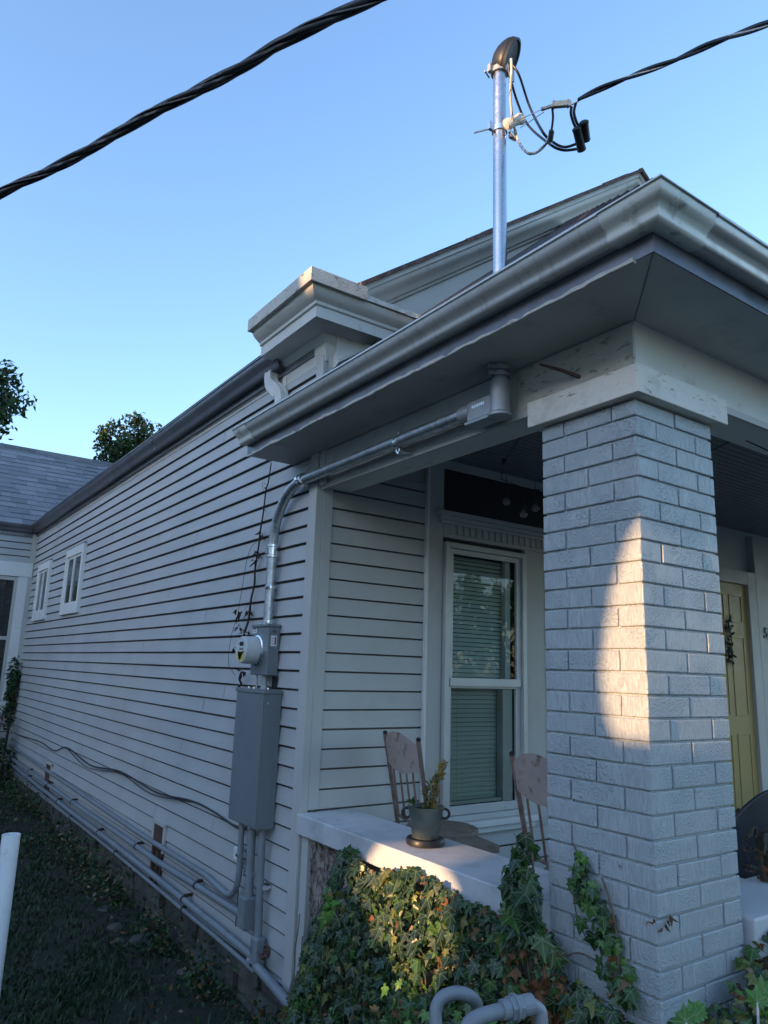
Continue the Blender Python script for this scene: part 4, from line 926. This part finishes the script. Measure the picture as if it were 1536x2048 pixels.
# ivy climbing the pillar
IV=[(1.715,1.075,.02),(1.69,1.04,.035),(1.67,1.00,.05),(1.655,.965,.055),(1.64,.93,.055),(1.61,.89,.05),(1.585,.85,.05),(1.565,.82,.045),(1.55,.79,.045),(1.545,.75,.05),(1.55,.71,.05),(1.53,.68,.07)]
def gen_pil():
    i=random.random()*(len(IV)-1); k=int(i); f=i-k; a=IV[k]; c=IV[k+1]
    y=a[0]+(c[0]-a[0])*f; z=a[1]+(c[1]-a[1])*f; w=a[2]+(c[2]-a[2])*f
    return V((1.972-random.uniform(0,.035),y+random.uniform(-w,w),z+random.uniform(-.02,.02))),V((-1,-.3,.3))
def pil_stems(t):
    b=MB(); b.tube(smooth_path([(1.975,y,z) for y,z,w in IV[::2]],4),.0035,6); b.tube(smooth_path([(1.97,1.60,1.0),(1.965,1.565,.93),(1.97,1.55,.85),(1.965,1.545,.75)],4),.004,6); b.tube(smooth_path([(1.975,1.80,.70),(1.97,1.70,.76),(1.972,1.60,.75),(1.975,1.5,.70)],4),.003,5); b.tube(smooth_path([(1.975,1.72,.93),(1.97,1.70,.86),(1.972,1.66,.80)],4),.0025,5); b.build('stem',M['stem'],t)
ivy_patch('pillar_ivy','bright green ivy strand climbing the left face of the brick pillar',gen_pil,95,(1.97,1.6,.6),lambda P:{'bright':.30,'tan':.06,'brown':.03,'mid':.45,'dark':1},size=(.026,.052),stems=pil_stems)
# ivy at the pillar's foot and lower front
def gen_low():
    y=random.uniform(1.15,2.3); zt=.60-.25*max(0,1.4-y)+.07*noise.noise(V((y*5,2,2))) - .12*max(0,y-1.9)
    z=zt-random.random()*.75; x=1.93-random.uniform(.02,.30)-(.25 if z<.3 else .05)*random.random()
    return V((x,y,z)),V((-1,-.6,.5))
ivy_patch('low_ivy','bright and dark ivy mixed with dead leaves at the foot of the pillar',gen_low,1900,(1.8,1.6,-.2),lambda P:{'bright':.32,'brown':.07,'tan':.03,'mid':.4,'dark':1},size=(.026,.055))
# dry sprig on pillar edge
b=MB()
for p in ((1.985,1.43,.925),(2.0,1.415,.905),(2.03,1.415,.92),(2.05,1.415,.925),(2.015,1.415,.915),(1.985,1.45,.915),(2.04,1.415,.935)): curled(b,V(p),.03,'brown')
for i in range(14): curled(b,V((1.984,random.uniform(1.5,1.83),random.uniform(.8,1.25))),.012,'brown')
tag(b.build('dry_sprig',M['dry'],recalc=False),'small dried brown leaf sprig on the front edge of the pillar','dry leaves')
# plants in front right of the pillar
def gen_fr():
    x=random.uniform(2.02,3.2); y=random.uniform(1.0,1.40); zt=.64+.16*max(0,min(1,(x-2.05)/.45))+.04*noise.noise(V((x*6,y*6,1)))+ .1*(y-1.2)
    z=zt-random.random()**1.6*.5; return V((x,y,z)),V((-.5,-.6,.9))
ivy_patch('front_bed_plant','low leafy groundcover with a few bright lobed leaves right of the pillar',gen_fr,2600,(2.4,1.2,-.2),lambda P:{'bright':.10,'brown':.08,'tan':.05,'yellow':.22,'mid':.35,'dark':1},size=(.026,.055))
for lab,sp in (('bright green lobed leaves at the pillar foot in the front bed',((1395,2030,2.2),(1372,2045,2.15))),('bright green lobed leaves at the right edge of the front bed',((1530,1985,2.45),(1515,2005,2.4)))):
    b=MB()
    for (px,py,d) in sp:
        P=at(px,py,d)
        for a in (-.9,-.3,.3,.9): ivy_leaf(b,P,V((-.5,-.7,.6))+rnd3()*.2,V((math.sin(a)*.8,-.2,.8*math.cos(a))),.040,green('bright'),curl=.25)
    b.tube([P,P+V((.02,.03,-.5))],.003,5)
    tag(b.build('lobed_plant',M['ivy'],recalc=False),lab,'plant')
# far corner vine/bush at left, weeds along the wall
def bush(name,label,c,r,n,kinds,size,mat='leaf'):
    t=thing(name,label,'bush',(c[0],c[1],gz(c[0],c[1])))
    b=MB()
    for i in range(n):
        v=rnd3().normalized()*random.random()**.4; P=V((c[0]+v.x*r[0],c[1]+v.y*r[1],c[2]+v.z*r[2])); 
        if noise.noise(P*3.1)<-.15: continue
        simple_leaf(b,P,(v+rnd3()*.6+V((0,0,.3))),rnd3()+V((0,0,-.4)),random.uniform(*size),random.uniform(*size)*.5,green(random.choices(list(kinds),list(kinds.values()))[0]))
    b.build('leaves',M[mat],t,recalc=False)
    b=MB()
    for i in range(9): 
        q=V((c[0]+random.uniform(-.5,.5)*r[0],c[1]+random.uniform(-.5,.5)*r[1],c[2]+r[2]*random.uniform(.2,.8))); b.tube(smooth_path([(c[0],c[1],gz(c[0],c[1])-.02),((c[0]+q.x)/2+.03,(c[1]+q.y)/2,(c[2])),q],4),.008,5)
    b.build('stem',M['bark'],t)
bush('corner_bush','dark bush in the rear corner of the side yard',(1.62,11.6,.35),(.42,.4,.62),1500,{'dark':6,'mid':2,'brown':1},(.05,.10))
bush('corner_vine','thin vine climbing the rear inner corner beside the wing window',(1.90,11.95,1.15),(.08,.09,.5),420,{'dark':6,'mid':2},(.05,.10))
bush('side_yard_shrub','low weedy shrub at the left edge below the wing window',(1.1,11.2,.15),(.5,.5,.4),900,{'dark':6,'mid':2,'tan':1},(.05,.10))
def weeds():
    b=MB()
    for i in range(7000):
        y=2.6+random.random()**1.5*9; x=1.96-abs(random.gauss(0,.15))-.02; z=gz(x,y)+random.random()**2.2*.24
        if noise.noise(V((x*2,y*1.7,2)))<-.12: continue
        simple_leaf(b,V((x,y,z)),rnd3()+V((-.5,-.3,1)),rnd3()+V((0,0,.3)),random.uniform(.02,.055),random.uniform(.012,.03),green(random.choices(['dark','mid','brown','tan'],[6,3,1,.6])[0]))
    tag(b.build('weeds',M['leaf'],recalc=False),'low weeds and leaf litter along the foot of the side wall','weeds',kind='stuff')
weeds()
rs=[]
for i,(x,y,s_) in enumerate([(1.74,5.55,.07),(1.80,5.25,.08),(1.68,5.3,.05),(1.76,5.95,.06),(1.90,4.6,.08)]):
    b=MB(); me=bmesh.new(); bmesh.ops.create_icosphere(me,subdivisions=3,radius=1)
    for v in me.verts: v.co=v.co*(1+.35*noise.noise(v.co*1.4+V((i*5,0,0))))
    b.add([(x+v.co.x*s_,y+v.co.y*s_*.8,gz(x,y)-.01+v.co.z*s_*.55) for v in me.verts],[tuple(v.index for v in f.verts) for f in me.faces]); me.free()
    where=['by the middle of the lawn edge','beside the rusty vent','out on the lawn','farther out on the lawn behind the others','near the pull box','under the cabinet','past the rusty vent','farthest back along the wall','below the elbow fitting','nearest the ivy'][i]
    tag(b.build('garden_stone',M['stone'],smooth=True,autosmooth=False),'rough half-buried stone '+where,'stone','stones along the foot of the side wall')

# ---------------------------------------------------------------- porch objects
def make_chair(i,loc,rz,label):
    t=thing('porch_chair',label,'chair',loc,rz,'matching worn chairs on the porch')
    h=.37
    def Lb(name,b,mat,sm=True,par=None,bev=0):
        off=woff(par or t); o=None
        me=b; save=[tuple(V(v)+off) for v in me.v]; me.v=save
        return me.build(name,mat,par or t,smooth=sm,bevel=bev)
    # local frame: back along Y (width), facing +X ; z=0 is floor
    W=.19
    for sy in (-1,1):
        b=MB(); b.tube(smooth_path([(-.10,sy*(W+.0),.0),(-.03,sy*W,.42),(-.035,sy*W,.50),(-.11,sy*(W+.012),.91)],5),.0115,10); Lb('back_post',b,M['chairrust'])
        b=MB(); b.lathe([(.003,0),(.013,.004),(.013,.014),(.004,.02)],Matrix.Translation((-.11,sy*(W+.012),.908)),n=12); Lb('finial',b,M['black'])
        b=MB(); b.tube([(.33,sy*.15,.0),(.27,sy*.13,.43)],.011,8); Lb('leg',b,M['chairrust'])
    b=MB(); secs=[]
    for k in range(13):
        u=-1+2*k/12; y=u*(W+.004); top=.885+.055*math.cos(u*PI/2)**1.0 ; bot=.765-.03*math.cos(u*PI/2); dx=lambda z:-.035-.075*(z-.5)/.41 -.025*(1-u*u)
        secs.append([(dx(bot),y,bot),(dx(top),y,top),(dx(top)-.006,y,top),(dx(bot)-.006,y,bot)])
    b.sections(secs); Lb('back_panel',b,M['chair'])
    for k in range(4):
        y=-.115+.077*k; b=MB(); b.tube([(-.055,y*1.0,.50),(-.096,y,.76)],.006,8); Lb('spindle',b,M['chairrust'])
    b=MB(); b.tube(smooth_path([(-.035,-W,.50),(-.058,0,.50),(-.035,W,.50)],6),.008,8); Lb('lower_rail',b,M['chairrust'])
    b=MB(); b.tube([(-.075,-.185,.2),(.30,-.14,.2)],.008,8);b.tube([(-.075,.185,.2),(.30,.14,.2)],.008,8); Lb('stretcher',b,M['chairrust'])
    b=MB(); b.lathe([(.0,.432),(.185,.432),(.192,.438),(.192,.452),(.186,.458),(0,.458)],Matrix.Translation((.14,0,0)),n=32,cap=False); Lb('seat',b,M['wood'])
    return t
make_chair(0,(2.50,3.20,.35),R(-11),'worn mauve-brown chair with spindle back left of the front window')
make_chair(1,(2.51,2.235,.34),R(-10),'worn mauve-brown chair half hidden behind the brick pillar')
# small folding stool
t=thing('folding_stool','small wooden tray stool with splayed legs beside the round seat','stool',(2.63,2.97,.35),R(-12))
o0=woff(t)
def loc_build(b,name,mat,par,**k):
    b.v=[tuple(V(v)+woff(par)) for v in b.v]; return b.build(name,mat,par,**k)
b=MB(); b.box(-.10,.10,-.15,.15,.40,.435); b.box(-.085,.085,-.135,.135,.4352,.438); loc_build(b,'tray',M['wood'],t,bevel=.003)
for sx in (-1,1):
    for sy in (-1,1): b=MB(); b.tube([(sx*.08,sy*.10,.40),(-sx*.10,sy*.10,.0)],.009,8); loc_build(b,'leg',M['rust'],t)
# bucket planter
t=thing('bucket_planter','small galvanised bucket planter with dark handles on the coping','planter',(2.12,2.66,.873))
b=MB(); n=48; prof=[(.055,.028),(.058,.032),(.0635,.075),(.0665,.085),(.0665,.098),(.070,.110),(.073,.122),(.074,.135),(.079,.148),(.0815,.152),(.0815,.157),(.076,.157),(.074,.148),(.068,.11),(.055,.04)]
b.lathe(prof,Matrix.Translation((2.12,2.66,.873)),n=n)
for i in range(n): pass
for vi,v in enumerate(b.v):
    k=vi%n; r_i=vi//n
    if r_i in (1,2) and k%2: d=V((v[0]-2.12,v[1]-2.66,0)).normalized()*.0038; b.v[vi]=(v[0]-d.x,v[1]-d.y,v[2])
bk=b.build('bucket',M['bucket'],t,smooth=True)
b=MB(); b.lathe([(.0,0),(.074,0),(.082,.004),(.084,.022),(.080,.028),(.070,.026),(.0,.02)],Matrix.Translation((2.12,2.66,.8735)),n=32,cap=False); b.build('saucer',M['black'],t,smooth=True)
for s_ in (-1,1):
    ax=V((.817,-.576,0))*s_; b=MB(); c_=V((2.12,2.66,1.0))+ax*.082; up_=V((0,0,1))
    b.tube([c_+ax*(.020*math.cos(a))+up_*(.02*math.sin(a)) for a in [PI*2*k/16 for k in range(16)]],.006,8,closed=True); b.build('handle',M['black'],t,smooth=True)
b=MB(); b.lathe([(0,.14),(.073,.14),(.073,.137),(0,.13)],Matrix.Translation((2.12,2.66,.873)),n=24,cap=False); b.build('potting_soil',M['soil'],t)
pl=thing('potted_plant','straggly yellowing succulent leaning out of the bucket planter','plant',(2.13,2.65,1.01))
b=MB(); st=MB()
for (dx,dy,h,lean,nl,kk) in ((.02,-.01,.215,.075,150,'gold'),(.03,.0,.18,.06,80,'gold'),(.0,.01,.14,.04,60,'yellow'),(-.03,.02,.05,-.03,26,'mid'),(.03,-.03,.09,.02,20,'tan'),(.012,0,.155,.05,30,'mid')):
    p0=V((2.12+dx,2.66+dy,1.005)); ax=V((.8,-.3,0)); p2=p0+ax*lean+V((0,0,h)); p1=(p0+p2)/2-ax*.01; P=smooth_path([p0,p1,p2],8); st.tube(P,.0022,5)
    for i in range(nl):
        q=P[int(random.random()*(len(P)-1))]; simple_leaf(b,q+rnd3()*.002,rnd3(),rnd3()+V((0,0,.6)),random.uniform(.018,.036),.010,green(kk) if random.random()<.8 else green('tan'))
b.build('leaves',M['leaf'],pl,recalc=False); st.build('stem',M['stem'],pl)
# string lights
sl_t=thing('string_lights','black string light wire with round bulbs under the porch ceiling','string lights',(2.9,2.9,2.9))
W1=[V((2.78,2.68,2.925)),V((2.80,2.83,2.83)),V((2.86,2.98,2.73)),V((2.93,3.05,2.66))]
b=MB()
b.tube([V((2.70,2.55,2.925)),V((2.93,3.02,2.80)),V((3.0,3.1,2.74))],.003,5); b.tube(smooth_path([(3.0,3.1,2.74),(3.2,3.0,2.69),(3.5,2.8,2.75)],5),.003,5)
b.tube([V((2.62,2.10,2.925)),V((2.95,2.35,2.88)),V((3.5,2.6,2.76))],.003,5); b.tube([at(1420,902,3.6),at(1478,875,3.5),at(1600,930,3.4)],.003,5)
b.tube([V((2.90,2.97,2.815)),V((2.91,2.99,2.80))],.012,6)
b.build('wire',M['rubber'],sl_t)
for (px,py) in ((1013,1003),(1047,1028),(1071,1016)):
    p=at(px,py,4.1); b=MB(); b.lathe([(0,-.022),(.012,-.019),(.021,-.008),(.022,.002),(.016,.014),(.008,.022),(.008,.026)],Matrix.Translation(p),n=16,cap=False); bu=b.build('bulb',M['bulb'],sl_t,smooth=True)
    b=MB(); b.tube([p+V((0,0,.022)),p+V((0,0,.055))],.010,8); b.tube([p+V((0,0,.055)),p+V((0,0,.15))],.002,5); b.build('socket',M['black'],bu)
# dark plastic chair behind the front coping
t=thing('plastic_chair','dark grey moulded chair by the yellow door','chair',(4.35,2.45,.35))
b=MB(); secs=[]
for k in range(15):
    u=-1+2*k/14; y=.0; hgt=.44+.22*math.cos(u*PI/2)**.6; x=u*.30; yy=-.10*(1-u*u)
    secs.append([(4.35+x,2.45+yy,.35+.12),(4.35+x,2.45+yy-.04*1,.35+hgt),(4.35+x,2.45+yy+.02-.04,.35+hgt+.003),(4.35+x,2.45+yy+.02,.35+.12)])
b.sections(secs); b.build('back_shell',M['darkchair'],t,smooth=True,bevel=.004)
b=MB(); b.box(4.08,4.62,2.46,2.95,.72,.76); b.build('seat',M['darkchair'],t,bevel=.01)
for sx in (4.1,4.58):
    for sy in (2.46,2.92): b=MB(); b.tube([(sx,sy,.36),(sx,sy,.72)],.02,8); b.build('leg',M['darkchair'],t)
# shrub on front coping
bush('potted_shrub','small brownish shrub on the front coping at the right edge',(2.95,1.62,.95),(.12,.1,.09),260,{'brown':3,'dark':4},(.015,.03))
# wreath / hanging on door
b=MB()
for i in range(60):
    z=random.uniform(1.74,2.12); simple_leaf(b,V((6.02+random.uniform(-.04,.04),3.48,z)),V((0,-1,0))+rnd3()*.3,rnd3(),.05,.03,(.008,.008,.01))
tag(b.build('door_hanging',M['dry'],recalc=False),'black ornament hanging on the yellow door','door ornament')
# house number
def text(s_,size,loc,rot,mat,name,ext=.004):
    cu=bpy.data.curves.new(name,'FONT'); cu.body=s_; cu.size=size; cu.extrude=ext; tmp=bpy.data.objects.new('tmp',cu); link(tmp)
    dg=bpy.context.evaluated_depsgraph_get(); me=bpy.data.meshes.new_from_object(tmp.evaluated_get(dg)); bpy.data.objects.remove(tmp); bpy.data.curves.remove(cu)
    me.materials.clear(); me.materials.append(mat); o=link(bpy.data.objects.new(name,me)); o.location=loc; o.rotation_euler=rot; return o
o=text('51',.14,(6.64,3.512,2.0),(PI/2,R(12),0),M['black'],'house_number'); tag(o,'black house numerals on the board right of the yellow door','house number')
# ---------------------------------------------------------------- yard objects
t=thing('standpipe','white PVC standpipe standing in the lawn at the left edge','pipe',(.58,3.3,-.25))
b=MB(); n=28; Mp=Matrix.Translation((.590,3.3,0))
b.lathe([(.033,-.25),(.033,.933),(.0325,.936),(.0285,.936),(.028,.92),(.028,.6)],Mp,n=n,cap=False); b.build('pipe',M['pvc'],t,smooth=True)
# gas riser loops (grey painted U bends) in front
t=thing('gas_pipe_loop','grey painted gas pipe bends with union nut in the ivy','gas pipe',tuple(at(960,2020,2.1)))
b=MB(); d=2.13
b.tube(smooth_path([at(870,2160,d),at(872,2060,d),at(872,2020,d),at(884,1996,d),at(912,1986,d),at(938,1992,d),at(953,2010,d+.04),at(957,2060,d+.08),at(955,2150,d+.1)],7),.0155,14); b.build('loop_pipe',M['pipe'],t,smooth=True)
d=2.0
b=MB(); b.tube(smooth_path([at(928,2160,d),at(930,2090,d),at(936,2052,d),at(955,2036,d+.01),at(985,2026,d+.02),at(1015,2019,d+.03),at(1050,2012,d+.05),at(1072,2016,d+.07),at(1082,2040,d+.08),at(1084,2160,d+.1)],7),.0165,14); b.build('riser_pipe',M['pipe'],t,smooth=True)
b=MB(); p=at(1018,2017,d+.03); q=at(1042,2012,d+.045); b.tube([p,q],.026,6); dd=(q-p).normalized(); b.tube([p-dd*.02,p],.021,16); b.tube([q,q+dd*.03],.022,16); b.tube([p+dd*.012,p+dd*.017],.029,16); b.build('union_nut',M['pipe'],t,bevel=.002)

# ---------------------------------------------------------------- trees
def tree(name,label,base,h,crown,nclump,leaf=(.12,.22),seed=1,dens=34,group='trees behind the rear wing',kinds=None):
    rr=random.Random(seed); random.seed(seed)
    t=thing(name,label,'tree',base,group=group)
    b=MB(); cx_,cy_,cz_,rx,ry,rz_=crown; B=V(base)
    C=V((cx_,cy_,cz_)); b.tube(smooth_path([B,B.lerp(C,.5)+V((rr.uniform(-.2,.2),rr.uniform(-.2,.2),0)),C],6),[.28-.2*i/12 for i in range(13)],10)
    cl=[]
    for i in range(nclump):
        v=V((rr.gauss(0,1),rr.gauss(0,1),rr.gauss(0,1))).normalized()*rr.random()**.45; cl.append(C+V((v.x*rx,v.y*ry,v.z*rz_)))
    for c in cl[::3]: s0=B.lerp(C,rr.uniform(.55,1)); b.tube(smooth_path([s0,(s0+c)/2+V((0,0,-.1)),c],4),[.06-.045*i/8 for i in range(9)],6)
    b.build('trunk',M['bark'],t,smooth=True)
    L=MB()
    kinds=kinds or {'dark':6,'mid':2}
    for c in cl:
        r=rr.uniform(.35,.62)*min(1.2,max(.7,rx/2.2)); tone=rr.uniform(.7,1.35)
        for k in range(dens):
            v=rnd3().normalized()*random.random()**.5; P=c+V((v.x*r,v.y*r,v.z*r*.75)); g=green(random.choices(list(kinds),list(kinds.values()))[0]); g=tuple(x*tone for x in g)
            simple_leaf(L,P,v+rnd3()*.7+V((0,0,.4)),rnd3()+V((0,0,-.5)),random.uniform(*leaf),random.uniform(*leaf)*.45,g)
    L.build('crown',M['leaf'],t,recalc=False)
    return t
def tp(px,py,dist): return at(px,py,dist)
p=tp(-20,860,27); tree('garden_tree','tall dark leafy tree at the left edge behind the rear wing',(p.x-.3,p.y,-.1),9,(p.x-1.7,p.y,p.z+.55,2.45,2.4,3.4),330,leaf=(.16,.30),seed=3,dens=46)
p=tp(268,925,31); tree('garden_tree','smaller rounded tree showing above the side roof',(p.x,p.y,-.1),9,(p.x,p.y,p.z-.9,1.75,2.0,2.9),300,leaf=(.16,.30),seed=5,dens=46)
# across the street: what the window reflects
for i,(x,y,h) in enumerate(((9,-17,5.5),(14,-19,6.5),(20,-17,6),(26,-20,7),(3,-19,5))):
    tree('street_tree',['round street tree opposite the porch, first from left','taller street tree second from left','bushy street tree in the middle','tallest street tree fourth from left','street tree standing nearest the driveway'][i],(x,y,-.2),h,(x,y,h*.55,2.8,2.2,h*.45),70,leaf=(.25,.5),seed=20+i,dens=26,group='trees across the street',kinds={'mid':4,'bright':3,'yellow':3})
random.seed(99)
# unseen sheets added on the left to block the sun; gaps shape its patches
NX=-7.0; FXB=-22.0
def mapn(p,X=None):
    X=NX if X is None else X; p=V(p); t=(p.x-X)/(-sd.x); q=p+sd*t; return (q.y,q.z)
def onX(px,py,X):
    d=RW@V((px-768,py-1024,1470.)); t=X/d.x; return CAM+d*t
def blocker_with_gaps(X,outer,holes,name,label,part):
    loops=[outer]+holes; tri=tessellate_polygon([[V((y,z,0)) for y,z in l] for l in loops]); allp=[p for l in loops for p in l]
    b=MB(); b.add([(X,y,z) for y,z in allp],[tuple(t_) for t_ in tri]); t=thing(name,label,'sun blocker',(X,2,-.2)); b.build(part,M['blocker'],t,recalc=False); return t
hole1=[mapn(onX(px,py,1.99)) for px,py in ((1284,1035),(1255,1085),(1228,1170),(1212,1260),(1204,1340),(1212,1420),(1232,1475),(1303,1480))]+[mapn((1.99,1.05,1.22)),mapn((1.99,1.05,2.05))]
hole2=[mapn(onX(px,py,1.945)) for px,py in ((772,1665),(860,1700),(905,1765),(940,1850),(945,1960),(880,1990),(815,1900),(770,1830),(720,1740),(745,1700))]
e1=mapn((1.715,3.36,3.672))
blocker_with_gaps(NX,[(-1.7,-.3),(4.2,-.3),(4.2,5.6),(e1[0]+.25,5.6),(e1[0]+.02,e1[1]+.14),(e1[0]-.02,e1[1]-.02),(-1.7,e1[1]-.02)],[hole1,hole2],'near_sun_blocker','pale unseen sheet added across the side yard to block and shape the sun','blocker_sheet')
def rect(y0,y1,z0,z1): return [mapn(q,FXB) for q in ((1.9,y0,z0),(1.9,y1,z0),(1.9,y1,z1),(1.9,y0,z1))]
f0=mapn((4.9,3.3,5.9),FXB)
blocker_with_gaps(FXB,[(-30,-.3),(45,-.3),(45,14),(16,14),(14,f0[1]+.8),(-30,f0[1]+.8)],[rect(.8,3.15,.1,2.35),rect(1.2,2.15,3.78,4.35),rect(2.7,3.45,3.62,3.9)],'far_sun_blocker','pale large unseen sheet added beyond the near one to block the sun','blocker_sheet')  # second added sheet, keeps sun off roof, gable and rear trees
